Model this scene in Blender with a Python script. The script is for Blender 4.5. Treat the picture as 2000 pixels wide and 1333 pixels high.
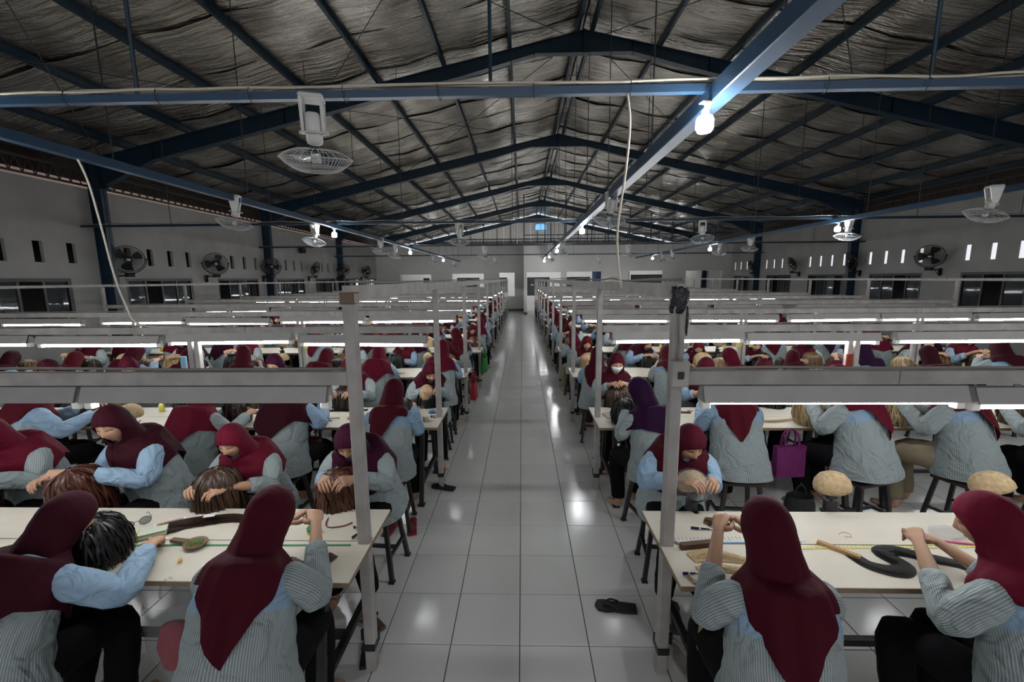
import bpy, bmesh, math, random
import numpy as np
from mathutils import Vector, Matrix, Quaternion, noise as mnoise

S = bpy.context.scene
for _o in list(bpy.data.objects):
    bpy.data.objects.remove(_o)
rnd = random.Random(7)
PI = math.pi

# ---------------------------------------------------------------- camera
F_PX, PITCH, YAW, ROLL, CAM_H = 822.08, 0.1469, -0.0247, 0.0078, 2.0981
cam_d = bpy.data.cameras.new('camera')
cam_d.sensor_fit = 'HORIZONTAL'; cam_d.sensor_width = 36.0
cam_d.lens = F_PX * 36.0 / 2000.0
cam_d.clip_start = 0.05; cam_d.clip_end = 300
cam = bpy.data.objects.new('camera', cam_d); S.collection.objects.link(cam)
_fw = Vector((math.sin(YAW)*math.cos(PITCH), math.cos(YAW)*math.cos(PITCH), -math.sin(PITCH)))
_rt = Vector((math.cos(YAW), -math.sin(YAW), 0)); _dn = _fw.cross(_rt)
_r2 = _rt*math.cos(ROLL) + _dn*math.sin(ROLL); _d2 = -_rt*math.sin(ROLL) + _dn*math.cos(ROLL)
_m = Matrix.Identity(4)
for i in range(3):
    _m[i][0] = _r2[i]; _m[i][1] = -_d2[i]; _m[i][2] = -_fw[i]
_m.translation = Vector((0, 0, CAM_H))
cam.matrix_world = _m
S.camera = cam
def px_of(x, y, z):
    v = Vector((x, y, z - CAM_H)); d = v.dot(_fw)
    if d < 0.05: return None
    return 1000 + F_PX*v.dot(_r2)/d, 666.5 + F_PX*v.dot(_d2)/d

# ---------------------------------------------------------------- world, exposure
W = bpy.data.worlds.new('sky'); S.world = W; W.use_nodes = True
_bg = W.node_tree.nodes['Background']
_bg.inputs[0].default_value = (0.92, 0.93, 1.0, 1); _bg.inputs[1].default_value = 0.75
S.view_settings.view_transform = 'Standard'; S.view_settings.look = 'None'
S.view_settings.exposure = 0.35; S.view_settings.gamma = 1.0
S.view_settings.use_curve_mapping = False
TUBE_POWER = 34.0
BULB_POWER = 170.0
S.cycles.max_bounces = 3; S.cycles.diffuse_bounces = 3; S.cycles.glossy_bounces = 2
S.cycles.transmission_bounces = 2; S.cycles.transparent_max_bounces = 6
S.cycles.use_adaptive_sampling = True; S.cycles.adaptive_threshold = 0.07
S.cycles.sample_clamp_indirect = 4.0
S.cycles.caustics_reflective = False; S.cycles.caustics_refractive = False
S.cycles.use_denoising = True

# ---------------------------------------------------------------- object helpers
COL = S.collection
def link(o, parent=None):
    COL.objects.link(o)
    if parent is not None: o.parent = parent
    return o
def mobj(name, me, parent=None, loc=None, rot=None, scale=None, color=None):
    o = bpy.data.objects.new(name, me); COL.objects.link(o)
    if parent is not None: o.parent = parent
    if loc is not None: o.location = loc
    if rot is not None: o.rotation_euler = rot
    if scale is not None: o.scale = (scale,)*3 if isinstance(scale, (int, float)) else scale
    if color is not None: o.color = (*color, 1)
    return o
def tag(o, label, cat, group=None, kind=None):
    o['label'] = label; o['category'] = cat
    if group: o['group'] = group
    if kind: o['kind'] = kind
    return o
def thing(name, label, cat, loc=(0, 0, 0), rz=0.0, group=None, kind=None, scale=None):
    o = bpy.data.objects.new(name, None); COL.objects.link(o)
    o.empty_display_size = 0.1
    o.location = loc; o.rotation_euler = (0, 0, rz)
    if scale: o.scale = (scale,)*3 if isinstance(scale, (int, float)) else scale
    return tag(o, label, cat, group, kind)
ORD = ['zeroth', 'first', 'second', 'third', 'fourth', 'fifth', 'sixth', 'seventh', 'eighth', 'ninth', 'tenth', 'eleventh', 'twelfth',
       'thirteenth', 'fourteenth', 'fifteenth', 'sixteenth', 'seventeenth', 'eighteenth', 'nineteenth', 'twentieth']
ORD += ['%d%s' % (i, {1: 'st', 2: 'nd', 3: 'rd'}.get(i % 10, 'th')) for i in range(21, 60)]

class MB:
    """collects geometry of ONE mesh: verts, faces, per-face material, per-loop uv, per-vert colour"""
    def __init__(s): s.v = []; s.f = []; s.m = []; s.uv = {}; s.c = {}
    def add(s, vs, fs, mi=0):
        o = len(s.v); s.v.extend([tuple(p) for p in vs])
        for f in fs: s.f.append(tuple(i + o for i in f)); s.m.append(mi)
        return o
    def box(s, x0, x1, y0, y1, z0, z1, mi=0):
        s.add([(x0,y0,z0),(x1,y0,z0),(x1,y1,z0),(x0,y1,z0),(x0,y0,z1),(x1,y0,z1),(x1,y1,z1),(x0,y1,z1)],
              [(3,2,1,0),(4,5,6,7),(0,1,5,4),(1,2,6,5),(2,3,7,6),(3,0,4,7)], mi)
    def cbox(s, x0, x1, y0, y1, z0, z1, c=.004, mi=0):
        """box with chamfered edges"""
        vs = []; ix = {}
        for a in (0,1):
            for b in (0,1):
                for d in (0,1):
                    X = (x0, x1)[a]; Y = (y0, y1)[b]; Z = (z0, z1)[d]
                    sx, sy, sz = (1,-1)[a]*c, (1,-1)[b]*c, (1,-1)[d]*c
                    ix[a,b,d,0] = len(vs); vs.append((X, Y+sy, Z+sz))
                    ix[a,b,d,1] = len(vs); vs.append((X+sx, Y, Z+sz))
                    ix[a,b,d,2] = len(vs); vs.append((X+sx, Y+sy, Z))
        fs = []
        q = lambda l: [ix[t] for t in l]
        fs += [q([(0,0,0,0),(0,0,1,0),(0,1,1,0),(0,1,0,0)]), q([(1,0,0,0),(1,1,0,0),(1,1,1,0),(1,0,1,0)]),
               q([(0,0,0,1),(1,0,0,1),(1,0,1,1),(0,0,1,1)]), q([(0,1,0,1),(0,1,1,1),(1,1,1,1),(1,1,0,1)]),
               q([(0,0,0,2),(0,1,0,2),(1,1,0,2),(1,0,0,2)]), q([(0,0,1,2),(1,0,1,2),(1,1,1,2),(0,1,1,2)])]
        for a in (0,1):
            for b in (0,1):
                fs.append(q([(a,b,0,0),(a,b,0,1),(a,b,1,1),(a,b,1,0)]))
                fs.append(q([(a,0,b,0),(a,0,b,2),(a,1,b,2),(a,1,b,0)]))
                fs.append(q([(0,a,b,1),(0,a,b,2),(1,a,b,2),(1,a,b,1)]))
                for d in (0,1): fs.append(q([(a,b,d,0),(a,b,d,1),(a,b,d,2)]))
        s.add(vs, fs, mi)
    def beam(s, p0, p1, w, h, up=(0,0,1), mi=0, r0=1.0, r1=1.0):
        p0 = Vector(p0); p1 = Vector(p1); d = (p1-p0).normalized(); up = Vector(up)
        sd = d.cross(up)
        if sd.length < 1e-4: sd = d.cross(Vector((1,0,0)))
        sd.normalize(); u = sd.cross(d).normalized()
        vs = []
        for p, r in ((p0, r0), (p1, r1)):
            for a, b in ((-1,-1),(1,-1),(1,1),(-1,1)): vs.append(p + sd*(a*w/2*r) + u*(b*h/2*r))
        s.add(vs, [(0,1,2,3),(7,6,5,4),(0,4,5,1),(1,5,6,2),(2,6,7,3),(3,7,4,0)], mi)
    def tube(s, pts, r, n=8, mi=0, caps=True, closed=False):
        pts = [Vector(p) for p in pts]; N = len(pts)
        rr = r if isinstance(r, (list, tuple)) else [r]*N
        rings = []; nrm = None
        for i in range(N):
            a = pts[(i-1) % N] if (i > 0 or closed) else pts[i]; b = pts[(i+1) % N] if (i < N-1 or closed) else pts[i]
            t = (b-a)
            t = t.normalized() if t.length > 1e-9 else Vector((0,0,1))
            if nrm is None:
                nrm = t.cross(Vector((0,0,1)))
                if nrm.length < 1e-3: nrm = t.cross(Vector((1,0,0)))
            else: nrm = nrm - t*nrm.dot(t)
            nrm.normalize(); bn = t.cross(nrm)
            rings.append([pts[i] + (nrm*math.cos(2*PI*k/n) + bn*math.sin(2*PI*k/n))*rr[i] for k in range(n)])
        vs = [p for R in rings for p in R]; fs = []
        for i in range(N if closed else N-1):
            j = (i+1) % N
            for k in range(n): fs.append((i*n+k, i*n+(k+1)%n, j*n+(k+1)%n, j*n+k))
        if caps and not closed:
            fs.append(tuple(range(n-1,-1,-1))); fs.append(tuple((N-1)*n+k for k in range(n)))
        s.add(vs, fs, mi)
    def lathe(s, prof, n=16, c=(0,0,0), axis=(0,0,1), mi=0, sx=1.0, sy=1.0):
        """prof: list of (r, h) along axis"""
        q = Vector((0,0,1)).rotation_difference(Vector(axis)); c = Vector(c)
        vs = []; fs = []
        for (r, h) in prof:
            for k in range(n):
                a = 2*PI*k/n
                vs.append(c + q @ Vector((r*sx*math.cos(a), r*sy*math.sin(a), h)))
        for i in range(len(prof)-1):
            for k in range(n): fs.append((i*n+k, i*n+(k+1)%n, (i+1)*n+(k+1)%n, (i+1)*n+k))
        if prof[0][0] > 1e-5: fs.append(tuple(range(n-1,-1,-1)))
        if prof[-1][0] > 1e-5: fs.append(tuple((len(prof)-1)*n+k for k in range(n)))
        s.add(vs, fs, mi)
    def rings(s, R, mi=0, closed=True, cap0=False, cap1=False, uvs=None):
        """R: list of rings (equal vertex count)"""
        n = len(R[0]); o = s.add([p for r in R for p in r], [], mi)
        for i in range(len(R)-1):
            for k in range(n if closed else n-1):
                k2 = (k+1) % n
                fi = len(s.f)
                s.f.append((o+i*n+k, o+i*n+k2, o+(i+1)*n+k2, o+(i+1)*n+k)); s.m.append(mi)
                if uvs is not None:
                    ku = k+1
                    s.uv[fi] = [uvs[i][k], uvs[i][ku], uvs[i+1][ku], uvs[i+1][k]]
        if cap0: s.f.append(tuple(o+k for k in range(n-1,-1,-1))); s.m.append(mi)
        if cap1: s.f.append(tuple(o+(len(R)-1)*n+k for k in range(n))); s.m.append(mi)
        return o
    def prism(s, poly, axis, a0, a1, mi=0):
        """poly in the plane normal to axis ('x','y','z'), extruded a0..a1"""
        def P(u, v, a): return {'x': (a,u,v), 'y': (u,a,v), 'z': (u,v,a)}[axis]
        n = len(poly)
        vs = [P(u, v, a0) for u, v in poly] + [P(u, v, a1) for u, v in poly]
        s.add(vs, [tuple(range(n-1,-1,-1)), tuple(range(n, 2*n))] + [(k,(k+1)%n,n+(k+1)%n,n+k) for k in range(n)], mi)
    def mesh(s, name, mats, smooth=False):
        me = bpy.data.meshes.new(name); me.from_pydata(s.v, [], s.f)
        if not isinstance(mats, (list, tuple)): mats = [mats]
        for m in mats: me.materials.append(m)
        if len(mats) > 1: me.polygons.foreach_set('material_index', s.m)
        if smooth: me.polygons.foreach_set('use_smooth', [True]*len(me.polygons))
        if s.uv:
            l = me.uv_layers.new(name='UVMap'); a = np.zeros((len(me.loops), 2), np.float32)
            for p in me.polygons:
                u = s.uv.get(p.index)
                if u:
                    for k, li in enumerate(p.loop_indices): a[li] = u[k]
            l.data.foreach_set('uv', a.ravel())
        if s.c:
            ca = me.color_attributes.new('Col', 'FLOAT_COLOR', 'POINT')
            a = np.ones((len(me.vertices), 4), np.float32)
            for i, c in s.c.items(): a[i, :3] = c
            ca.data.foreach_set('color', a.ravel())
        me.update(); return me
    def build(s, name, mats, parent=None, smooth=False, **k):
        return mobj(name, s.mesh(name, mats, smooth), parent, **k)

def copy_tree(o, parent=None):
    c = o.copy(); COL.objects.link(c)
    if parent is not None: c.parent = parent
    for ch in o.children: copy_tree(ch, c)
    return c
def catmull(P, per):
    P = [Vector(p) for p in P]; out = []
    for i in range(len(P)-1):
        p0 = P[max(i-1,0)]; p1 = P[i]; p2 = P[i+1]; p3 = P[min(i+2,len(P)-1)]
        for k in range(per):
            t = k/per
            out.append(0.5*((2*p1) + (p2-p0)*t + (2*p0-5*p1+4*p2-p3)*t*t + (3*p1-p0-3*p2+p3)*t**3))
    out.append(P[-1].copy()); return out

# ---------------------------------------------------------------- materials
MATS = {}
def mat(name, col, rough=.6, metal=0., var=.0, vscale=8., bump=0., bscale=40., spec=.5, objcol=False, objvar=0., stretch=None,
        alpha=None, trans=0., coat=0., ramp2=None, sheen=0., vdetail=2.):
    m = bpy.data.materials.new(name); m.use_nodes = True; nt = m.node_tree; N = nt.nodes; L = nt.links
    b = N['Principled BSDF']; b.inputs['Roughness'].default_value = rough; b.inputs['Metallic'].default_value = metal
    b.inputs['Specular IOR Level'].default_value = spec
    if trans: b.inputs['Transmission Weight'].default_value = trans
    if coat: b.inputs['Coat Weight'].default_value = coat
    if sheen: b.inputs['Sheen Weight'].default_value = sheen
    if alpha is not None: b.inputs['Alpha'].default_value = alpha
    b.inputs['Base Color'].default_value = (*col, 1)
    src = None
    if objcol:
        oi = N.new('ShaderNodeObjectInfo'); src = oi.outputs['Color']
    if var or bump:
        tc = N.new('ShaderNodeTexCoord'); vec = tc.outputs['Object']
        if stretch:
            mp = N.new('ShaderNodeMapping'); mp.inputs['Scale'].default_value = stretch
            L.new(vec, mp.inputs[0]); vec = mp.outputs[0]
    if var:
        nz = N.new('ShaderNodeTexNoise'); nz.inputs['Scale'].default_value = vscale; nz.inputs['Detail'].default_value = vdetail
        L.new(vec, nz.inputs['Vector'])
        rp = N.new('ShaderNodeValToRGB')
        rp.color_ramp.elements[0].position = .3; rp.color_ramp.elements[1].position = .72
        lo = ramp2 if ramp2 else tuple(max(0, c*(1-var)) for c in (col if not objcol else (1,1,1)))
        hi = col if not objcol else (1,1,1)
        rp.color_ramp.elements[0].color = (*lo, 1); rp.color_ramp.elements[1].color = (*hi, 1)
        L.new(nz.outputs[0], rp.inputs[0])
        if src is not None:
            mx = N.new('ShaderNodeMix'); mx.data_type = 'RGBA'; mx.blend_type = 'MULTIPLY'; mx.inputs[0].default_value = 1
            L.new(src, mx.inputs[6]); L.new(rp.outputs[0], mx.inputs[7]); src = mx.outputs[2]
        else: src = rp.outputs[0]
    if objvar:
        oi = N.new('ShaderNodeObjectInfo'); mr = N.new('ShaderNodeMapRange')
        mr.inputs[3].default_value = 1-objvar; mr.inputs[4].default_value = 1.0
        L.new(oi.outputs['Random'], mr.inputs[0])
        mx = N.new('ShaderNodeMix'); mx.data_type = 'RGBA'; mx.blend_type = 'MULTIPLY'; mx.inputs[0].default_value = 1
        if src is not None: L.new(src, mx.inputs[6])
        else: mx.inputs[6].default_value = (*col, 1)
        L.new(mr.outputs[0], mx.inputs[7]); src = mx.outputs[2]
    if src is not None: L.new(src, b.inputs['Base Color'])
    if bump:
        nb = N.new('ShaderNodeTexNoise'); nb.inputs['Scale'].default_value = bscale; nb.inputs['Detail'].default_value = 2
        L.new(vec, nb.inputs['Vector'])
        bp = N.new('ShaderNodeBump'); bp.inputs['Strength'].default_value = bump; bp.inputs['Distance'].default_value = .02
        L.new(nb.outputs[0], bp.inputs['Height']); L.new(bp.outputs[0], b.inputs['Normal'])
    MATS[name] = m; return m
def emit(name, col, power):
    m = bpy.data.materials.new(name); m.use_nodes = True; b = m.node_tree.nodes['Principled BSDF']
    b.inputs['Base Color'].default_value = (.9,.9,.9,1)
    b.inputs['Emission Color'].default_value = (*col, 1); b.inputs['Emission Strength'].default_value = power
    MATS[name] = m; return m

M_tile = mat('floor_tile', (.82,.82,.77), .17, var=.10, vscale=1.3, objvar=.07, spec=.55)
M_grout = mat('grout', (.10,.10,.095), .8)
M_wall = mat('plaster_wall', (.37,.36,.34), .85, var=.16, vscale=1.6, bump=.12, bscale=30)
M_wall3 = mat('lightened_wall_plaster', (.50,.49,.47), .85, var=.1, vscale=1.6, bump=.1, bscale=30)  # wall plaster lightened: the brighter light at the back is in the colour
M_wall2 = mat('white_plaster', (.80,.79,.76), .8, var=.06, vscale=2)
M_base = mat('dark_skirting', (.03,.03,.03), .4)
M_blue = mat('blue_steel_paint', (.008,.030,.052), .42, var=.25, vscale=5)
M_blue2 = mat('bright_blue_tube_paint', (.028,.074,.14), .30, var=.15, vscale=4)
M_darksteel = mat('black_steel', (.016,.016,.017), .45, var=.3, vscale=12)
M_rusty = mat('brown_truss_steel', (.045,.03,.022), .6, var=.4, vscale=9)
M_frameblk = mat('black_window_frame', (.012,.012,.012), .4)
M_timber = mat('white_painted_timber', (.43,.41,.375), .6, var=.30, vscale=7, bump=.15, bscale=25, stretch=(1,1,1), objvar=.12)
M_timber_tape = mat('brown_parcel_tape', (.12,.075,.04), .4)
M_top = mat('cream_table_laminate', (.64,.59,.49), .42, var=.08, vscale=5, objvar=.05, bump=.03, bscale=90)
M_ply = mat('plywood_edge', (.30,.21,.12), .7, var=.4, vscale=60, stretch=(1,1,6))
M_housing = mat('lamp_reflector_paint', (.38,.37,.345), .45, var=.12, vscale=6, objvar=.1)
M_lampend = mat('lamp_socket_plastic', (.80,.79,.75), .5)
M_tube = emit('lit_fluorescent_tube', (.94,.97,1.0), TUBE_POWER)
M_bulb = emit('lit_led_bulb', (.95,.97,1.0), BULB_POWER)
M_bulbbase = mat('bulb_holder_plastic', (.62,.55,.40), .5)
M_fanwhite = mat('white_fan_plastic', (.66,.66,.63), .35, var=.08, vscale=9)
M_fanblade = mat('translucent_blue_blade', (.22,.30,.42), .25, alpha=.75)
M_wire = mat('fan_guard_wire', (.62,.62,.60), .4)
M_blackfan = mat('black_fan_metal', (.012,.012,.013), .4)
M_fanblade2 = mat('grey_fan_blade', (.022,.022,.024), .4)
M_cable = mat('white_cable_sheath', (.62,.57,.46), .5)
M_cable2 = mat('grey_cable_sheath', (.22,.20,.17), .6)
M_hanger = mat('thin_steel_rod', (.02,.025,.03), .5)
M_stoolwood = mat('dark_stool_wood', (.045,.028,.02), .5, var=.4, vscale=14, stretch=(1,8,1))
M_clad = mat('cream_cladding', (.62,.59,.54), .55, var=.08, vscale=3)
M_cyan = mat('blue_pane', (.02,.38,.70), .3); 
_b = M_cyan.node_tree.nodes['Principled BSDF']; _b.inputs['Transmission Weight'].default_value = .0
M_glass = mat('dark_window_glass', (.06,.075,.08), .05, alpha=.45, spec=.6)
M_trousers = mat('trouser_cloth', (.01,.01,.012), .85, objcol=True, var=.2, vscale=6, bump=.3, bscale=14, spec=.1)
M_scarf = mat('headscarf_cloth', (.15,.01,.03), .78, objcol=True, var=.16, vscale=9, bump=.55, bscale=13, stretch=(1,1,.25), spec=.12)
M_hair = mat('wig_hair', (.05,.02,.01), .38, objcol=True, var=.42, vscale=16, stretch=(9,9,1.2), spec=.5)
M_cork = mat('canvas_wig_block', (.50,.36,.20), .85, var=.35, vscale=45, bump=.3, bscale=120)
M_plastic = mat('clear_plastic_bag', (.35,.36,.37), .16, alpha=.16, bump=.8, bscale=14, spec=.7)
M_mask = mat('face_mask_cloth', (.72,.78,.74), .8, objcol=True)
M_any = mat('plain_coloured', (.5,.5,.5), .5, objcol=True, var=.12, vscale=18)
M_cloth = mat('coloured_cloth', (.5,.5,.5), .85, objcol=True, var=.25, vscale=10, bump=.4, bscale=20)
M_shine = mat('shiny_coloured_plastic', (.5,.5,.5), .22, objcol=True)
M_metal = mat('bare_metal', (.5,.5,.5), .3, metal=1)

# foil insulation under the roof: crinkled aluminium
def foil():
    m = bpy.data.materials.new('crinkled_foil'); m.use_nodes = True; nt = m.node_tree; N = nt.nodes; L = nt.links
    b = N['Principled BSDF']; b.inputs['Metallic'].default_value = .88; b.inputs['Roughness'].default_value = .27
    tc = N.new('ShaderNodeTexCoord'); oi = N.new('ShaderNodeObjectInfo')
    ad = N.new('ShaderNodeVectorMath'); ad.operation = 'ADD'; L.new(tc.outputs['Object'], ad.inputs[0])
    mu = N.new('ShaderNodeVectorMath'); mu.operation = 'SCALE'; mu.inputs[0].default_value = (37, 11, 5)
    L.new(oi.outputs['Random'], mu.inputs['Scale']); L.new(mu.outputs[0], ad.inputs[1])
    def nz(scale, st, det=5, dist=0.):
        mp = N.new('ShaderNodeMapping'); mp.inputs['Scale'].default_value = st; L.new(ad.outputs[0], mp.inputs[0])
        n = N.new('ShaderNodeTexNoise'); n.inputs['Scale'].default_value = scale; n.inputs['Detail'].default_value = det
        n.inputs['Distortion'].default_value = dist; L.new(mp.outputs[0], n.inputs['Vector']); return n.outputs[0]
    a = nz(3.4, (.30, 2.8, .30), 4, .5); c = nz(14., (.6, 1.4, .6), 1.5, .8); d = nz(1.2, (1, 1, 1), 1)
    s1 = N.new('ShaderNodeMath'); s1.operation = 'MULTIPLY_ADD'; L.new(c, s1.inputs[0]); s1.inputs[1].default_value = .16; L.new(a, s1.inputs[2])
    bp = N.new('ShaderNodeBump'); bp.inputs['Strength'].default_value = 1.0; bp.inputs['Distance'].default_value = .09
    L.new(s1.outputs[0], bp.inputs['Height']); L.new(bp.outputs[0], b.inputs['Normal'])
    rp = N.new('ShaderNodeValToRGB'); rp.color_ramp.elements[0].position = .32; rp.color_ramp.elements[1].position = .7
    rp.color_ramp.elements[0].color = (.33, .295, .255, 1); rp.color_ramp.elements[1].color = (.70, .665, .60, 1)
    L.new(d, rp.inputs[0]); L.new(rp.outputs[0], b.inputs['Base Color'])
    return m
M_foil = foil()

# striped shirt: uv stripes (uv in metres), vertex colour red channel = plain blue yoke / sleeve panels
def shirt_mat():
    m = bpy.data.materials.new('striped_shirt_cotton'); m.use_nodes = True; nt = m.node_tree; N = nt.nodes; L = nt.links
    b = N['Principled BSDF']; b.inputs['Roughness'].default_value = .85; b.inputs['Specular IOR Level'].default_value = .2
    uv = N.new('ShaderNodeUVMap'); sp = N.new('ShaderNodeSeparateXYZ'); L.new(uv.outputs[0], sp.inputs[0])
    w = N.new('ShaderNodeMath'); w.operation = 'MULTIPLY'; w.inputs[1].default_value = 2*PI/.0095; L.new(sp.outputs[0], w.inputs[0])
    sn = N.new('ShaderNodeMath'); sn.operation = 'SINE'; L.new(w.outputs[0], sn.inputs[0])
    rp = N.new('ShaderNodeValToRGB'); rp.color_ramp.elements[0].position = .12; rp.color_ramp.elements[1].position = .5
    rp.color_ramp.elements[0].color = (.215, .262, .262, 1); rp.color_ramp.elements[1].color = (.40, .44, .43, 1)
    L.new(sn.outputs[0], rp.inputs[0])
    at = N.new('ShaderNodeAttribute'); at.attribute_name = 'Col'; sc = N.new('ShaderNodeSeparateColor'); L.new(at.outputs[0], sc.inputs[0])
    st = N.new('ShaderNodeMath'); st.operation = 'GREATER_THAN'; st.inputs[1].default_value = .5; L.new(sc.outputs[0], st.inputs[0])
    mx = N.new('ShaderNodeMix'); mx.data_type = 'RGBA'; L.new(st.outputs[0], mx.inputs[0]); L.new(rp.outputs[0], mx.inputs[6])
    mx.inputs[7].default_value = (.25, .36, .47, 1)
    oi = N.new('ShaderNodeObjectInfo'); m2 = N.new('ShaderNodeMix'); m2.data_type = 'RGBA'; m2.blend_type = 'MULTIPLY'; m2.inputs[0].default_value = 1
    mr = N.new('ShaderNodeMapRange'); mr.inputs[3].default_value = .86; mr.inputs[4].default_value = 1.1; L.new(oi.outputs['Random'], mr.inputs[0])
    L.new(mx.outputs[2], m2.inputs[6]); L.new(mr.outputs[0], m2.inputs[7]); L.new(m2.outputs[2], b.inputs['Base Color'])
    tc = N.new('ShaderNodeTexCoord'); nb = N.new('ShaderNodeTexNoise'); nb.inputs['Scale'].default_value = 9; nb.inputs['Detail'].default_value = 2
    nb.inputs['Distortion'].default_value = 1.0
    L.new(tc.outputs['Object'], nb.inputs['Vector']); bp = N.new('ShaderNodeBump'); bp.inputs['Strength'].default_value = .9; bp.inputs['Distance'].default_value = .05
    L.new(nb.outputs[0], bp.inputs['Height']); L.new(bp.outputs[0], b.inputs['Normal'])
    return m
M_shirt = shirt_mat()
def skin_mat():
    m = bpy.data.materials.new('skin'); m.use_nodes = True; nt = m.node_tree; N = nt.nodes; L = nt.links
    b = N['Principled BSDF']; b.inputs['Roughness'].default_value = .5; b.inputs['Specular IOR Level'].default_value = .35
    at = N.new('ShaderNodeAttribute'); at.attribute_name = 'Col'
    oi = N.new('ShaderNodeObjectInfo'); m2 = N.new('ShaderNodeMix'); m2.data_type = 'RGBA'; m2.blend_type = 'MULTIPLY'; m2.inputs[0].default_value = 1
    mr = N.new('ShaderNodeMapRange'); mr.inputs[3].default_value = .72; mr.inputs[4].default_value = 1.08; L.new(oi.outputs['Random'], mr.inputs[0])
    L.new(at.outputs[0], m2.inputs[6]); L.new(mr.outputs[0], m2.inputs[7]); L.new(m2.outputs[2], b.inputs['Base Color'])
    return m
M_skin = skin_mat()
# ================================================================ the building
XL, XR, RIDGE = -9.615, 12.12, 1.30
YBL, YBR, YEND = 28.0, 25.0, 34.9
ZW = 4.14
FY = [-2.95, 3.32, 9.57, 15.84, 22.11, 28.38, 34.65]
PIPE_Y = [2.95, 9.22, 15.49, 21.76]
def RZ(x): return 7.15 - .22*abs(x - RIDGE)

# ---- floor: grout slab with ceramic tiles laid on it
TX, TY, TS = -0.0224, 2.1509, 0.4
mb = MB(); mb.box(XL-.2, XR+.2, -3.2, YEND+.1, -.12, -.006)
floor = mb.build('floor', M_grout); tag(floor, 'white glossy ceramic tile floor of the whole hall', 'floor', kind='structure')
g = .0028
mb = MB()
t0, t1 = g, TS-g; c = .0018
mb.add([(t0,t0,-.006),(t1,t0,-.006),(t1,t1,-.006),(t0,t1,-.006),(t0,t0,-c),(t1,t0,-c),(t1,t1,-c),(t0,t1,-c),(t0+c,t0+c,0),(t1-c,t0+c,0),(t1-c,t1-c,0),(t0+c,t1-c,0)],
       [(0,1,5,4),(1,2,6,5),(2,3,7,6),(3,0,4,7),(4,5,9,8),(5,6,10,9),(6,7,11,10),(7,4,8,11),(8,9,10,11)])
tile_me = mb.mesh('floor_tile', M_tile)
near_tiles = set()
for k in range(-2, 48):
    for ix in range(-3, 3):
        near_tiles.add((ix, k)); mobj('floor_tile', tile_me, floor, loc=(TX+ix*TS, TY+k*TS, 0))
mb = MB(); qv = [v.co.copy() for v in tile_me.vertices]; qf = [tuple(p.vertices) for p in tile_me.polygons]
for k in range(-13, 82):
    for ix in range(-24, 31):
        if (ix, k) in near_tiles: continue
        x, y = TX+ix*TS, TY+k*TS
        if x < XL-.05 or x+TS > XR+.25 or y+TS > YEND: continue
        mb.add([(v.x+x, v.y+y, v.z) for v in qv], qf[4:])
o = mb.build('tile_field', M_tile, floor); o['kind'] = 'stuff'

# ---- walls with real openings
def panel(name, axis, a0, a1, u0, u1, z0, z1, holes, m, label, cat='wall', parent=None):
    us = sorted({u0, u1} | {h[0] for h in holes} | {h[1] for h in holes}); us = [u for u in us if u0 <= u <= u1]
    mb = MB()
    for i in range(len(us)-1):
        ua, ub = us[i], us[i+1]; um = (ua+ub)/2
        hs = sorted([(h[2], h[3]) for h in holes if h[0] < um < h[1]])
        z = z0
        for ha, hb in hs + [(z1, z1)]:
            if ha > z + 1e-4:
                if axis == 'x': mb.box(a0, a1, ua, ub, z, ha)
                else: mb.box(ua, ub, a0, a1, z, ha)
            z = max(z, hb)
    o = mb.build(name, m, parent)
    if parent is None: tag(o, label, cat, kind='structure')
    return o
WL = [(3.80,5.75),(6.92,8.85),(10.10,12.18),(13.22,15.31),(16.44,18.60),(19.58,21.70),(22.77,24.95),(26.02,27.75)]
WR = [(3.70,5.75),(6.85,8.90),(9.95,12.07),(13.20,15.18),(16.30,18.36),(19.49,21.42),(22.59,24.63)]
WZ0, WZ1 = 1.02, 2.18
def vents(ws): return [(w[0]+.05+.63*k, w[0]+.05+.63*k+.18, 2.50, 2.92) for w in ws for k in range(4)]
panel('wall_left', 'x', XL-.07, XL, -3.2, YEND, 0, ZW, [(a,b,WZ0,WZ1) for a,b in WL]+vents(WL), M_wall, 'long grey plaster wall with dark windows and slots beside the left bank')
panel('wall_right', 'x', XR, XR+.07, -3.2, YEND, 0, ZW, [(a,b,WZ0,WZ1) for a,b in WR]+vents(WR), M_wall, 'long grey plaster wall with bright daylight slots beside the right bank')
panel('wall_back_left', 'y', YBL, YBL+.16, XL, .10, 0, 4.22, [(-8.04,-6.0,.95,2.42),(-4.61,-2.51,.95,2.45),(-1.50,-.49,.95,2.5)], M_wall3,
      'grey partition wall with three openings behind the left bank')
panel('wall_back_right', 'y', YBR, YBR+.16, .10, XR, 0, 4.03, [(.27,2.29,0.0,2.47),(2.62,4.64,.9,2.48),(6.21,8.2,.9,2.51),(9.52,11.58,.9,2.48)], M_wall3,
      'grey partition wall with doorway and openings behind the right bank')
panel('wall_back_side', 'x', .10, .26, YBR+.161, YBL+.16, 0, 4.03, [], M_wall3, 'short return wall between the two back partitions at aisle end')
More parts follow.
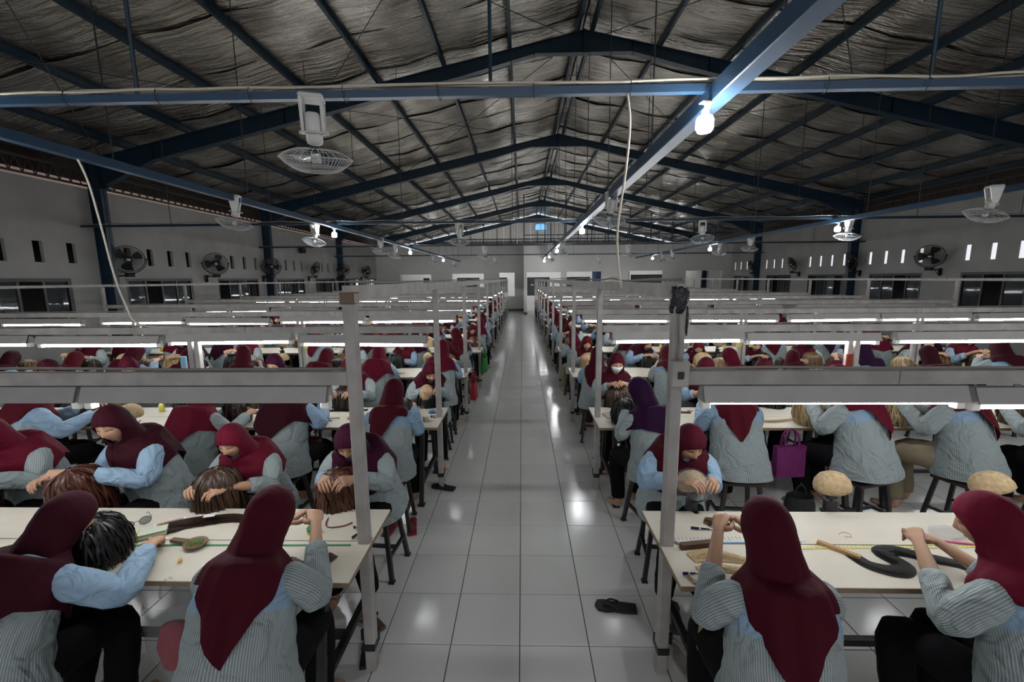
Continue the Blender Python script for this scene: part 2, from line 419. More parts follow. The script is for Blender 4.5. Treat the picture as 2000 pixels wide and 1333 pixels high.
# floor-to-gable annex behind the partitions
panel('wall_annex', 'y', 33.9, 34.05, XL, XR, 0, 4.6, [(-7.9,-7.4,1.0,2.2),(-5.2,-3.4,1.0,2.2),(-3.9+1.4,-1.2,1.0,2.2),(.40,2.2,.75,2.2),(3.35,5.4,1.1,2.2),(8.6,11.1,.9,2.35),(11.6,12.0,1,2.2)],
      M_wall2, 'white plaster wall of the annex seen through the back openings')
for nm, a in (('baseboard_left', (XL, XL+.02, -3.2, YBL)), ('baseboard_right', (XR-.02, XR, -3.2, YBR)), ):
    mb = MB(); mb.box(a[0], a[1], a[2], a[3], 0.0, .11); tag(mb.build(nm, M_base), 'dark skirting along the foot of the %s wall' % nm[10:], 'skirting', kind='structure')
mb = MB(); mb.box(XL, .10, YBL-.02, YBL, 0.0, .12); tag(mb.build('baseboard_back', M_base), 'dark skirting at the foot of the left back partition', 'skirting', kind='structure')
mb = MB(); mb.box(.08, .30, YBR-.02, YBR, 0.0, .12); mb.box(XL*0+2.29, XR, YBR-.02, YBR, 0.0, .12)
tag(mb.build('baseboard_partition', M_base), 'dark skirting at the foot of the right back partition', 'skirting', kind='structure')
# gable end
mb = MB()
n = 40
xs = [XL + (XR-XL)*i/n for i in range(n+1)]
tagged = thing('wall_gable', 'cream clad gable wall under the roof at the far end', 'wall', kind='structure')
for i in range(n):
    a, b = xs[i]+.006, xs[i+1]-.006
    m2 = MB(); m2.prism([(a,4.55),(b,4.55),(b,RZ(b)+.05),(a,RZ(a)+.05)], 'y', YEND-.06-(.015 if i % 2 else 0), YEND+.02); m2.build('cladding_panel', M_clad, tagged)
m2 = MB(); m2.box(XL, XR, YEND+.03, YEND+.05, 0, 4.6); m2.build('back_sheet', M_clad, tagged)
for i in range(2, n, 2):
    m2 = MB(); m2.box(xs[i]-.02, xs[i]+.02, YEND-.13, YEND-.08, 4.55, RZ(xs[i])-.02); m2.build('stud', M_blue, tagged)
for z in (4.85, 5.25):
    w_ = (RZ(0)-z)  # rails end where the roof cuts them
    hx = (7.15-z)/.22
    m2 = MB(); m2.box(max(XL, RIDGE-hx), min(XR, RIDGE+hx), YEND-.13, YEND-.08, z-.025, z+.025); m2.build('rail', M_blue, tagged)
for i in range(60):
    x = -7.2 + i*.29
    m2 = MB(); m2.box(x-.008, x+.008, YEND-.12, YEND-.09, 4.88, 5.23); m2.build('louvre_bar', M_blue, tagged)
t = thing('window_90', 'small bright blue pane high in the gable wall', 'window', kind='structure')
m2 = MB(); m2.prism([(1.05,5.93),(1.98,5.93),(1.98,6.30),(1.82,6.42),(1.21,6.42),(1.05,6.30)], 'y', YEND-.17, YEND-.14); 
M_cyanlit = emit('glowing_blue_pane', (.03,.36,.70), .8); m2.build('pane', M_cyanlit, t)  # pane emits its own blue glow in place of daylight behind it
m2 = MB()
for p0, p1 in (((1.05,5.93),(1.98,5.93)),((1.98,5.93),(1.98,6.30)),((1.05,5.93),(1.05,6.30)),((1.51,5.93),(1.51,6.42))):
    m2.beam((p0[0],YEND-.18,p0[1]),(p1[0],YEND-.18,p1[1]),.02,.03)
m2.build('frame', M_blue, t)
# steel stud screen standing on the right partition
t = thing('stud_screen', 'thin blue steel stud frame standing on the right back partition', 'steel frame', kind='structure')
def stk(p0, p1, w=.05, nm='stud'):
    m2 = MB(); m2.beam(p0, p1, w, w); m2.build(nm, M_blue, t)
for z in (4.10, 4.60): stk((.1,YBR+.08,z),(XR,YBR+.08,z), .05, 'rail')
x = .12
while x < XR-.3:
    stk((x,YBR+.08,4.03),(x,YBR+.08,RZ(x)-.02)); x += 1.22
for x in [1.3+.26*i for i in range(38)]:
    if x < XR: stk((x,YBR+.08,4.12),(x,YBR+.08,4.58),.012,'bar')
stk((.12,YBR+.08,RZ(.12)-.06),(RIDGE,YBR+.08,RZ(RIDGE)-.06),.04,'top_rail'); stk((RIDGE,YBR+.08,RZ(RIDGE)-.06),(XR,YBR+.08,RZ(XR)-.06),.04,'top_rail')

# ---- windows
win_n = 0
def window(side, a, b, label, z0=WZ0, z1=WZ1, x=None):
    global win_n; win_n += 1
    t = thing('window_%d' % win_n, label, 'window', kind='structure')
    x0, x1 = (XL-.065, XL-.005) if side == 'L' else (XR+.005, XR+.065)
    f = .07
    m2 = MB(); m2.box(x0,x1,a,b,z1-f,z1); m2.box(x0,x1,a,b,z0,z0+f); m2.box(x0,x1,a,a+f,z0+f,z1-f); m2.box(x0,x1,b-f,b,z0+f,z1-f); m2.build('window_frame', M_frameblk, t)
    n = 4; w = (b-a-2*f)/n; xm = (x0+x1)/2
    for k in range(1, n):
        y = a+f+k*w; m2 = MB(); m2.box(x0+.01,x1-.01,y-.025,y+.025,z0+f,z1-f); m2.build('mullion', M_frameblk, t)
    for k in range(n):
        if (k + win_n) % 3 == 1: continue      # slid open
        y = a+f+k*w; m2 = MB(); m2.box(xm-.003,xm+.003,y+.02,y+w-.02,z0+f,z1-f); m2.build('pane', M_glass, t)
for i, (a, b) in enumerate(WL): window('L', a, b, 'black framed sliding window, %s along the left wall from the camera' % ORD[i+1])
for i, (a, b) in enumerate(WR): window('R', a, b, 'black framed sliding window, %s along the right wall from the camera' % ORD[i+1])
def bwindow(x0, x1, z0, z1, y, label, n=3, col=None):
    global win_n; win_n += 1
    t = thing('window_%d' % win_n, label, 'window', kind='structure'); f = .05
    m2 = MB(); m2.box(x0,x1,y-.04,y+.04,z1-f,z1); m2.box(x0,x1,y-.04,y+.04,z0,z0+f); m2.box(x0,x0+f,y-.04,y+.04,z0,z1); m2.box(x1-f,x1,y-.04,y+.04,z0,z1); m2.build('window_frame', M_frameblk, t)
    w = (x1-x0)/n
    for k in range(1, n*2):
        m2 = MB(); m2.box(x0+w*k/2-.012,x0+w*k/2+.012,y-.02,y+.02,z0,z1); m2.build('bar', M_frameblk, t)
    for k in range(n):
        m2 = MB(); m2.box(x0+w*k+.02,x0+w*k+w-.02,y-.004,y+.004,z0+f,z1-f); m2.build('pane', M_glass, t)
for k, (a, b, z0, z1) in enumerate([(-7.9,-7.4,1,2.2),(-5.2,-3.4,1,2.2),(-2.5,-1.2,1,2.2),(.4,2.2,.75,2.2),(3.35,5.4,1.1,2.2),(8.6,11.1,.9,2.35)]):
    bwindow(a, b, z0, z1, 33.95, 'dark barred window in the white annex wall, %s from its left end' % ORD[k+1])
# blue doors in the annex
for k, (x0, x1, y) in enumerate([(4.3,5.0,26.2),(6.0,6.55,26.2)]):
    t = thing('door_%d' % (k+1), ['blue door leaf standing open beside the second right opening', 'blue door leaf standing open in the bright right opening'][k], 'door', kind='structure')
    m2 = MB(); m2.box(x0,x1,y,y+.04,0.0,2.5); m2.build('door_leaf', M_blue2, t)
    m2 = MB()
    for z in (.4, 1.25, 2.1): m2.box(x0+.05,x1-.05,y-.02,y,z-.05,z+.05)
    m2.build('door_rail', M_blue2, t)
    m2 = MB(); m2.tube([(x0+.08,y-.05,1.0),(x0+.08,y-.05,1.15)],.012,6); m2.build('handle', M_metal, t)
# surroundings outside: passages, neighbouring walls, and roofs added to block the sky
def outside(name, label, bx, m, cat='outside wall'):
    mb = MB()
    for b in bx: mb.box(*b)
    tag(mb.build(name, m), label, cat, kind='structure')
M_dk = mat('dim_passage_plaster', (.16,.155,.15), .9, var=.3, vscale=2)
M_dk2 = mat('dark_sky_cover', (.05,.05,.05), .9)
M_pil = mat('pale_passage_pillar', (.62,.58,.56), .8)
M_ground = mat('outside_concrete', (.25,.24,.22), .9, var=.3, vscale=2)
outside('ground', 'concrete ground outside the hall', [(-40,XL-.16,-12,60,-.2,-.02),(XR+.16,40,-12,60,-.2,-.02),(-40,40,YEND+.1,60,-.2,-.02),(-40,40,-30,-3.2,-.2,-.02)], M_ground, 'ground')
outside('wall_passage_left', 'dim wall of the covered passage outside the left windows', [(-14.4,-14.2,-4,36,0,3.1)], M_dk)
outside('sky_cover_left', 'added dark roof keeping the sky off the left windows', [(-14.4,XL-.17,-4,36,3.1,3.2)], M_dk2, 'roof')
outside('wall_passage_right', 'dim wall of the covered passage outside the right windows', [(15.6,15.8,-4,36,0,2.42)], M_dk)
outside('sky_cover_right', 'added dark canopy keeping sky off the right windows below the daylight slots', [(XR+.17,15.8,-4,36,2.38,2.46)], M_dk2, 'roof')
M_tan = mat('tan_neighbour_wall', (.50,.36,.29), .9, var=.2, vscale=2)
outside('wall_neighbour_left', 'tan wall of the next building seen under the left eaves', [(-12.6,-12.4,-6,40,3.2,7.5)], M_tan)
outside('wall_neighbour_right', 'tan wall of the next building seen under the right eaves', [(15.0,15.2,-6,40,4.3,7.5)], M_tan)
pid = 0
for y in (7.15, 7.75, 8.5, 10.9, 12.0, 14.6, 17.4, 20.6, 23.9, 26.9):
    pid += 1
    mb = MB(); mb.cbox(-11.2,-10.95,y-.11,y+.11,-.02,3.1,.01); tag(mb.build('passage_pillar', M_pil), 'pale square pillar outside the left wall windows, %s from the camera' % ORD[pid], 'pillar', 'pillars outside the left windows', 'structure')
pid = 0
for y in (9.0, 10.6, 14.9, 18.1, 21.2, 24.3):
    pid += 1
    mb = MB(); mb.cbox(13.4,13.65,y-.11,y+.11,-.02,2.38,.01); tag(mb.build('passage_pillar', M_pil), 'pale square pillar outside the right wall windows, %s from the camera' % ORD[pid], 'pillar', 'pillars outside the right windows', 'structure')

# ---- roof: foil insulation strips on purlins on portal frames
PUR = sorted([RIDGE - .15 - 1.4*k for k in range(8)] + [RIDGE + .15 + 1.4*k for k in range(8)] + [XL-.15, XR+.15])
ceiling = thing('ceiling', 'crinkled silver foil insulation lining under the pitched roof', 'ceiling', kind='structure')
SY = 1.25
strip = 0
for side in (-1, 1):
    xe = XL-.75 if side < 0 else XR+.75
    y = -3.2
    while y < YEND-.05:
        y1 = min(y+SY, YEND)
        nx, ny = 84, 10
        vs = []; fs = []
        sd = strip*3.7
        for j in range(ny+1):
            v = j/ny
            for i in range(nx+1):
                u = i/nx; x = RIDGE + side*.02 + (xe-RIDGE-side*.02)*u
                yy = y - .03 + (y1-y+.06)*v
                dp = min(abs(x-p) for p in PUR)
                sag = -.055*min(1, dp/.7)**1.0
                nz = mnoise.noise(Vector((x*.9+sd, yy*3.0, 0)))*.035 + mnoise.noise(Vector((x*2.7, yy*7.0, sd)))*.014
                nz *= min(1, .25+dp/.25)
                ed = -.02*(max(0, 1-v/.12)) + (.012 if strip % 2 else 0)
                vs.append((x, yy, RZ(x) + .155 + sag + nz + ed))
        for j in range(ny):
            for i in range(nx):
                q = (j*(nx+1)+i, j*(nx+1)+i+1, (j+1)*(nx+1)+i+1, (j+1)*(nx+1)+i); fs.append(q if side < 0 else q[::-1])
        m2 = MB(); m2.add(vs, fs); m2.build('foil_strip', M_foil, ceiling, smooth=True)
        strip += 1; y = y1
M_rs = mat('roof_sheet_metal', (.10,.10,.11), .6)
mb = MB()
for side in (-1, 1):
    xe = XL-.8 if side < 0 else XR+.8
    mb.prism([(RIDGE, RZ(RIDGE)+.24), (xe, RZ(xe)+.24), (xe, RZ(xe)+.27), (RIDGE, RZ(RIDGE)+.27)], 'y', -3.3, YEND+.1)
mb.build('roof_sheet', M_rs, ceiling)

ps = [p for p in PUR if abs(p-RIDGE) < 30]
for p in ps:
    lr = 'left' if p < RIDGE else 'right'
    k = 1 + sum(1 for q in ps if (q < RIDGE) == (p < RIDGE) and abs(q-RIDGE) < abs(p-RIDGE))
    tg = thing('purlin', 'blue steel roof purlin running lengthwise, %s %s of the ridge' % (ORD[k], lr), 'purlin', group='roof purlins', kind='structure')
    z = RZ(p)+.012
    m2 = MB(); m2.box(p-.006,p+.006,-3.2,YEND,z,z+.125); m2.build('web', M_blue, tg)
    m2 = MB(); m2.box(p-.006,p+.055,-3.2,YEND,z-.006,z); m2.build('flange', M_blue, tg)
    m2 = MB(); m2.box(p-.006,p+.055,-3.2,YEND,z+.125,z+.131); m2.build('flange', M_blue, tg)

def portal(i, Y):
    tg = thing('portal_frame', 'dark blue steel portal frame spanning the hall, %s from the camera' % ['behind the camera, nearest', 'first', 'second', 'third', 'fourth', 'fifth', 'sixth'][i],
               'steel frame', (0, Y, 0), group='portal frames', kind='structure')
    if i == 0: tg['label'] = 'dark blue steel portal frame spanning the hall behind the camera'
    for sd in (-1, 1):
        xc = XL+.14 if sd < 0 else XR-.14                  # column centre
        xin = xc - sd*.14
        dep = lambda x: .26 + .10*min(1, abs(x-RIDGE)/9.5)
        X = [RIDGE, RIDGE+sd*.98] + [RIDGE+sd*(.98+k*1.6) for k in range(1, 6)] + [xin - sd*1.25, xin]
        top = [(x, RZ(x)) for x in X]
        bot = [(RIDGE, 6.715), (RIDGE+sd*.98, 6.715)] + [(x, RZ(x)-dep(x)) for x in X[2:7]] + [(X[7], RZ(X[7])-dep(X[7])), (xin, 4.16)]
        m2 = MB()
        for k in range(len(X)-1):
            m2.prism([top[k], top[k+1], bot[k+1], bot[k]], 'y', -.006, .006)
            m2.beam((top[k][0],0,top[k][1]-.007),(top[k+1][0],0,top[k+1][1]-.007), .15, .014)
            m2.beam((bot[k][0],0,bot[k][1]+.007),(bot[k+1][0],0,bot[k+1][1]+.007), .15, .014)
        m2.build('rafter', M_blue, tg)
        for x in (RIDGE+sd*1.02, RIDGE+sd*2.6, RIDGE+sd*4.2, RIDGE+sd*6.4, xin-sd*1.25):
            m2 = MB(); m2.box(x-.006,x+.006,-.07,.07,RZ(x)-dep(x)+.02,RZ(x)-.02); m2.build('stiffener', M_blue, tg)
        m2 = MB(); m2.box(xc-.006 if 0 else xc-.14, xc+.14, -.006, .006, 0, RZ(xc)-.01); m2.box(xc-.14,xc-.126,-.075,.075,0,RZ(xc)); m2.box(xc+.126,xc+.14,-.075,.075,0,RZ(xc))
        m2.build('column', M_blue, tg)
        m2 = MB(); m2.box(min(xin,xin-sd*.001)-.15, max(xin,xin)+.15,-.075,.075,4.145,4.16); m2.build('knee_plate', M_blue, tg)
    m2 = MB(); m2.box(RIDGE-.012,RIDGE+.012,-.09,.09,6.70,RZ(RIDGE)+.01); m2.build('apex_plate', M_blue, tg)
for i, Y in enumerate(FY): portal(i, Y)

# ---- lattice girders in the open eaves
mb = MB(); mb.beam((0,0,0),(0,.11,.30),.016,.016); wb1 = mb.mesh('web_bar', M_rusty)
mb = MB(); mb.beam((0,.11,.30),(0,.22,0),.016,.016); wb2 = mb.mesh('web_bar', M_rusty)
for sd, X in ((-1, XL+.02), (1, XR-.02)):
    for i in range(1, len(FY)-2):
        y0, y1 = FY[i]+.1, FY[i+1]-.1
        tg = thing('lattice_girder', 'rusty lattice girder on top of the %s wall, %s bay from the camera' % ('left' if sd < 0 else 'right', ORD[i]), 'girder', (X, y0, 4.2), group='eaves girders', kind='structure')
        for nm, z in (('bottom_chord', 0.0), ('top_chord', .30), ('upper_tie', .44)):
            m2 = MB(); m2.box(-.02-(.25*sd if nm == 'upper_tie' else 0), .02-(.25*sd if nm == 'upper_tie' else 0), 0, y1-y0, z-.02, z+.02); m2.build(nm, M_rusty, tg)
        n = int((y1-y0)/.22)
        if i <= 3:
            for k in range(n):
                mobj('web_bar', wb1, tg, loc=(0, k*.22, 0)); mobj('web_bar', wb2, tg, loc=(0, k*.22, 0))
    tg = thing('eaves_gap_board', 'brown board added to narrow the bright gap under the %s eaves' % ('left' if sd < 0 else 'right'), 'board', kind='structure')
    m2 = MB(); m2.box(X+sd*.55-.02, X+sd*.55+.02, -3.2, YEND, 4.40, 4.80); m2.build('board', M_rusty, tg)  # added board cuts down the bright strip of sky at the eaves

# ---- suspended pipes and channels
def pipes():
    k = 0
    for Y in PIPE_Y:
        k += 1
        tg = thing('cross_pipe', 'blue pipe carrying cables across the hall under the roof, %s from the camera' % ORD[k], 'pipe', (0, Y, 3.30), group='cross pipes')
        m2 = MB(); m2.box(XL+.02, XR-.02, -.024, .024, -.024, .024); m2.build('pipe', M_blue2 if k == 1 else M_blue, tg)
        for j in range(3 if k == 1 else 1):
            r2 = random.Random(j*7+k); pts = []
            x = XL+.1
            while x < XR-.1:
                pts.append((x, -.03+.022*j+r2.uniform(-.008,.008), .034+r2.uniform(0,.022))); x += .35
            pts = catmull(pts, 3)
            m2 = MB(); m2.tube(pts, .008, 6); m2.build('cable', M_cable if k == 1 else M_cable2, tg, smooth=True)
        if k == 1:
            for x in [XL+.4+.62*q for q in range(34)]:
                m2 = MB(); m2.tube([(x+.030*math.cos(a)*.2, .05*math.cos(a)*.9, .012+.052*math.sin(a)) for a in [2*PI*q/10 for q in range(10)]], .003, 4, closed=True); m2.build('cable_tie', M_darksteel, tg)
    for X, Y0, Y1, w, h, nm, dsc in ((-4.0, -3.0, 27.5, .075, .085, 'channel', 'left of the aisle'), (1.235, -3.0, 24.6, .115, .115, 'channel', 'above the aisle edge'), (6.5, -3.0, 24.6, .075, .085, 'channel', 'over the right bank')):
        tg = thing('ceiling_channel', 'bright blue steel channel hung lengthwise under the roof, %s' % dsc, 'steel channel', (X, 0, 3.235))
        m2 = MB(); m2.cbox(-w/2, w/2, Y0, Y1, -h/2, h/2, .006); m2.build('channel', M_blue2, tg)
        y = 2.2
        while y < Y1:
            m2 = MB(); m2.tube([(0, y, h/2), (rnd.uniform(-.03,.03), y, RZ(X)-3.235+.1)], .007, 5); m2.build('hanger_rod', M_hanger, tg); y += 2.05
pipes()
# loose hanger rods from the cross pipes and roof bracing rods
k = 0
for Y in PIPE_Y:
    for X in (-7.6, -5.4, -2.55, -.2, 2.6, 4.9, 8.2, 10.3):
        k += 1
        mb = MB(); mb.tube([(X, Y, 3.28), (X, Y, RZ(X)+.02)], .013 if Y < 4 and abs(X) < 6 else .007, 6)
        tag(mb.build('hanger_rod', M_blue if Y < 4 else M_hanger), 'thin vertical rod holding the %s cross pipe, %s from the left wall' % (ORD[PIPE_Y.index(Y)+1], ORD[k-8*PIPE_Y.index(Y)]), 'rod', 'hanger rods of the cross pipes')
k = 0
for i in range(1, 5):
    for q, (xa, xb) in enumerate(((1.1, -4.3), (-4.6, -9.2), (1.5, 6.9), (7.2, 11.8))):
        t = thing('roof_bracing', 'crossed thin bracing rods under the roof, %s bay, %s' % (ORD[i], ('left of the ridge', 'above the left wall', 'right of the ridge', 'above the right wall')[q]), 'bracing rod', group='roof bracing rods', kind='structure')
        for a, b, dz in ((xa, xb, 0), (xb, xa, -.02)):
            m2 = MB(); m2.tube([(a, FY[i]+.05, RZ(a)-.10+dz), (b, FY[i+1]-.05, RZ(b)-.10+dz)], .008, 5); m2.build('rod', M_hanger, t)
# cables hanging down to the light rails
def cable(name, pts, r, m, label):
    mb = MB(); mb.tube(catmull(pts, 6), r, 7); tag(mb.build(name, m, smooth=True), label, 'cable')
cable('hanging_cable', [(.68,2.95,3.32),(.705,2.93,3.1),(.69,2.94,2.8),(.655,2.97,2.45),(.66,2.95,2.2),(.69,2.95,2.02)], .008, M_cable, 'white power cable hanging from the first cross pipe beside the aisle')
cable('hanging_cable', [(-4.0,3.9,3.2),(-4.03,4.0,3.0),(-4.02,4.05,2.6),(-3.97,4.05,2.2),(-3.9,4.05,1.9),(-3.72,4.0,1.68),(-3.2,4.0,1.665)], .009, M_cable, 'white power cable hanging from the left channel to the second light rail')
# ================================================================ tables, light rails, lamps
ROWS = [0.0 + 2.0*i for i in range(0, 13)]         # row 0 stands level with the camera, out of frame
ZT = .75
BANK = {'L': (-.78, -1), 'R': (.69, 1)}
TL = 2.43
BN = {'L': 'left', 'R': 'right'}
def visible(x, y, z, mg=140):
    p = px_of(x, y, z)
    return p is not None and -mg < p[0] < 2000+mg and -mg < p[1] < 1333+mg
# --- one table: two boards, steel trestles
def board_mesh(y0, y1, notch):
    mb = MB()
    mb.cbox(0, TL-.012, y0, y1, -.004, 0, .0012, 0)
    mb.box(0, TL-.012, y0, y1, -.026, -.004, 1)
    return mb.mesh('table_board', [M_top, M_ply])
tb_front = board_mesh(-.305, -.003, 0); tb_back = board_mesh(.003, .305, 0)
def leg_mesh(s):
    mb = MB(); mb.beam((0, s*.20, ZT-.03), (0, s*.34, .012), .038, .038, (1,0,0)); mb.box(-.03,.03,s*.34-.03,s*.34+.03,0,.014); return mb.mesh('leg', M_darksteel)
leg_a, leg_b = leg_mesh(-1), leg_mesh(1)
mb = MB(); mb.beam((0,-.30,.20),(0,.30,.20),.035,.035); xbar = mb.mesh('crossbar', M_darksteel)
mb = MB(); mb.beam((0,-.28,ZT-.045),(0,.28,ZT-.045),.035,.035); xbar2 = mb.mesh('top_bar', M_darksteel)
mb = MB(); mb.beam((.17,0,.20),(TL-.17,0,.20),.035,.035); stretch = mb.mesh('stretcher', M_darksteel)
mb = MB(); mb.beam((.05,0,ZT-.045),(TL-.06,0,ZT-.045),.035,.035); apron = mb.mesh('apron', M_darksteel)
NT = 3
def table(bank, row, k):
    x0, s = BANK[bank]
    xa = x0 if s > 0 else x0-TL
    xa += s*k*TL
    y = ROWS[row]
    t = thing('work_table', 'cream topped work table on black trestles, %s row, %s bank, %s from aisle' % (ORD[row] if row else 'unseen', BN[bank], ORD[k+1]), 'table',
              (xa, y, 0), group='work tables')
    if row == 0: t['label'] = 'cream topped work table beside the camera, %s bank, %s from the aisle' % (BN[bank], ORD[k+1])
    mobj('board', tb_front, t, loc=(.006, 0, ZT)); mobj('board', tb_back, t, loc=(.006, 0, ZT))
    for x in (.17, TL-.17):
        mobj('leg', leg_a, t, loc=(x,0,0)); mobj('leg', leg_b, t, loc=(x,0,0)); mobj('crossbar', xbar, t, loc=(x,0,0)); mobj('crossbar', xbar2, t, loc=(x,0,0))
    mobj('stretcher', stretch, t); mobj('apron', apron, t, loc=(0,-.19,0)); mobj('apron', apron, t, loc=(0,.19,0))
for b in 'LR':
    for r in range(1, 13):
        for k in range(NT):
            x0, s = BANK[b]; xs_ = [x0+s*(k*TL+q) for q in (0, TL/2, TL)]
            if r == 0 and k > 1: continue
            if r > 0 and not any(visible(x, ROWS[r]+d, .75) for x in xs_ for d in (-.3,.3)): continue
            table(b, r, k)

# --- light rail of one row: posts, timber rail, cables
def lamp_meshes():
    L_ = 1.24
    mb = MB()
    prof = [(-.048,0),(-.02,.075),(.02,.075),(.048,0),(.040,0),(.016,.066),(-.016,.066),(-.040,0)]
    mb.prism(prof, 'x', 0, L_)
    for x in (0, L_-.004): mb.prism([(-.048,0),(-.02,.075),(.02,.075),(.048,0)], 'x', x, x+.004)
    h = mb.mesh('reflector', M_housing)
    mb = MB(); mb.tube([(.05,0,-.020),(L_-.05,0,-.020)], .0150, 6, caps=False); tb = mb.mesh('tube', M_tube, True)
    mb = MB(); mb.cbox(0,.045,-.02,.02,-.040,.03,.005); en = mb.mesh('socket', M_lampend)
    mb = MB(); mb.box(0,.03,-.004,.004,.07,.12); hg = mb.mesh('hanger', M_cable2)
    return h, tb, en, hg, L_
LM = lamp_meshes()
tubes_off = set()
def lamp(bank, row, k, x, dz=0., ry=0.):
    h, tb, en, hg, L_ = LM
    t = thing('fluorescent_lamp', 'lit fluorescent tube lamp under the %s light rail, %s bank, %s from the aisle' % (ORD[row], BN[bank], ORD[k+1]), 'lamp', (x, ROWS[row], 1.51+dz), group='fluorescent lamps over the tables')
    if row == 0: t['label'] = 'lit fluorescent tube lamp beside the camera, %s bank, %s from the aisle' % (BN[bank], ORD[k+1])
    t.rotation_euler = (0, ry, 0)
    mobj('reflector', h, t); mobj('tube', tb, t, loc=(0,0,.024 if row == 1 and bank == 'L' else (.014 if row == 1 and k == 0 else 0)))
    if row <= 7:
        mobj('socket', en, t); mobj('socket', en, t, loc=(L_-.045,0,0))
    if row <= 5:
        mobj('hanger', hg, t, loc=(.2,0,0)); mobj('hanger', hg, t, loc=(L_-.23,0,0))
ZR0, ZR1 = 1.588, 1.655
def rail(bank, row):
    x0, s = BANK[bank]; Y = ROWS[row]
    t = thing('light_rail', 'white timber rail on posts above the %s table row, %s bank' % (ORD[row], BN[bank]), 'light rail', (0, Y, 0), group='timber light rails')
    if row == 0: t['label'] = 'white timber rail on posts beside the camera, %s bank' % BN[bank]
    xe = x0+s*NT*TL
    P = lambda x, w, z1, nm='post', yy=0.: None
    def post(x, z0, z1, w=.048):
        m2 = MB(); m2.cbox(x-w/2, x+w/2, -w/2, w/2, z0, z1, .004)
        o = m2.build('post', M_timber, t); return o
    ztop = 2.0
    post(x0+s*.045, 0.0, ztop, .05 if row > 1 else .056)
    post(xe+s*.03, 0.0, ztop)
    for k in (1, 2):
        xm = x0+s*k*TL
        post(xm-.035, ZT+.001, ZR0); post(xm+.03, ZT+.001, ZR0)
    # rail in lengths butted together
    q = [x0+s*.045, x0+s*1.9, x0+s*TL*2, xe] if row != 1 else [x0+s*.045, x0+s*(1.09 if bank == 'R' else 2.1), x0+s*TL*2, xe]
    for a, b in zip(q[:-1], q[1:]):
        m2 = MB(); m2.cbox(min(a,b)+.028*(1 if a == q[0] and s > 0 else .05), max(a,b)-.028*(1 if a == q[0] and s < 0 else .05), -.02, .02, ZR0, ZR1, .003); m2.build('rail', M_timber, t)
    if row <= 6:
        r2 = random.Random(row*5+ord(bank)); pts = []; x = x0+s*.09
        while abs(x-x0) < NT*TL-.1:
            pts.append((x, r2.uniform(-.012,.012), ZR1+.007+r2.uniform(0,.012))); x += s*.42
        m2 = MB(); m2.tube(catmull(pts, 3), .0075, 6); m2.build('cable', M_cable2, t, smooth=True)
        m2 = MB(); m2.box(x0+s*.045-.03, x0+s*.045+.03, -.036, .036, .13, .165); m2.box(x0+s*.045-.03-(.04 if s < 0 else 0), x0+s*.045+.03+(.04 if s > 0 else 0), .034, .05, .13, .19); m2.build('clamp_strap', M_darksteel, t)
for b in 'LR':
    x0, s = BANK[b]
    for r in range(1, 13):
        rail(b, r)
        r2 = random.Random(100+r*3+ord(b))
        x = .10 + r2.uniform(0,.08); k = 0
        while x + 1.25 < NT*TL:
            xa = x0+s*x if s > 0 else x0-x-1.24
            dz = r2.uniform(-.012,.006); ry = r2.uniform(-.012,.012)
            if r == 1: dz, ry = (-.002, 0.0) if b == 'L' or k == 0 else (-.012, -.004)
            if visible(xa, ROWS[r], 1.5) or visible(xa+1.24, ROWS[r], 1.5) or (0 < r <= 3 and k < 5):
                lamp(b, r, k, xa, dz, ry)
            x += 1.26 + r2.choice([0.0,.02,.05,.12,.25] if r > 1 else [0.0, .01]); k += 1
    # lengthwise timber on the post tops
    for nm, X in (('aisle', x0+s*.045), ('outer', x0+s*(NT*TL+.03))):
        t = thing('post_top_beam', 'white timber beam joining the post tops along the %s end of the %s bank' % (nm, BN[b]), 'beam', (X, 0, 2.0))
        y = 1.97 if nm == 'aisle' else .2; k = 0
        r2 = random.Random(ord(b)*3+len(nm))
        while y < 24.0:
            y1 = min(y+4.0, 24.05); h = .07 if nm == 'aisle' else .045
            m2 = MB(); m2.beam((0, y, h/2+r2.uniform(-.006,.006)), (0, y1-.01, h/2+r2.uniform(-.006,.006)), .04, h); m2.build('beam', M_timber, t); y = y1
        if nm == 'aisle':
            pts = [(r2.uniform(-.015,.015), 2+.5*q, .078+r2.uniform(0,.02)) for q in range(44)]
            m2 = MB(); m2.tube(catmull(pts, 3), .008, 6); m2.build('cable', M_cable2, t, smooth=True)
# fittings on the two front posts
t = thing('corner_tape', 'brown tape wrapped round the top of the front left aisle post', 'tape', (-.825, 2.0, 1.985))
mb = MB(); mb.cbox(-.036,.036,-.036,.036,.0,.055,.004); mb.build('tape_wrap', M_timber_tape, t)
t = thing('plastic_wrap', 'black plastic tied round the top of the front right aisle post', 'plastic wrap', (.735, 2.0, 1.945)); t.scale = (.66,)*3
r2 = random.Random(3); mb = MB(); R = []
for i in range(9):
    z = i/8*.19-.02; R.append([((.047+.02*math.sin(i*.4)+r2.uniform(-.012,.014))*math.cos(a), (.047+.02*math.sin(i*.4)+r2.uniform(-.012,.014))*math.sin(a), z) for a in [2*PI*k/12 for k in range(12)]])
mb.rings(R, cap0=True, cap1=True); mb.tube([(.045,-.02,.03),(.055,-.03,-.06),(.05,-.035,-.13),(.055,-.03,-.18)], [.016,.014,.012,.004], 6)
M_blkplastic = mat('black_plastic', (.012,.013,.018), .35, bump=.6, bscale=25); mb.build('wrap', M_blkplastic, t, smooth=True)
t = thing('switch_box', 'white switch box with conduit on the front right aisle post', 'switch box', (.735, 1.972, 1.60))
mb = MB(); mb.cbox(-.042,.042,-.045,0,-.01,.115,.006); mb.build('box', M_timber, t)
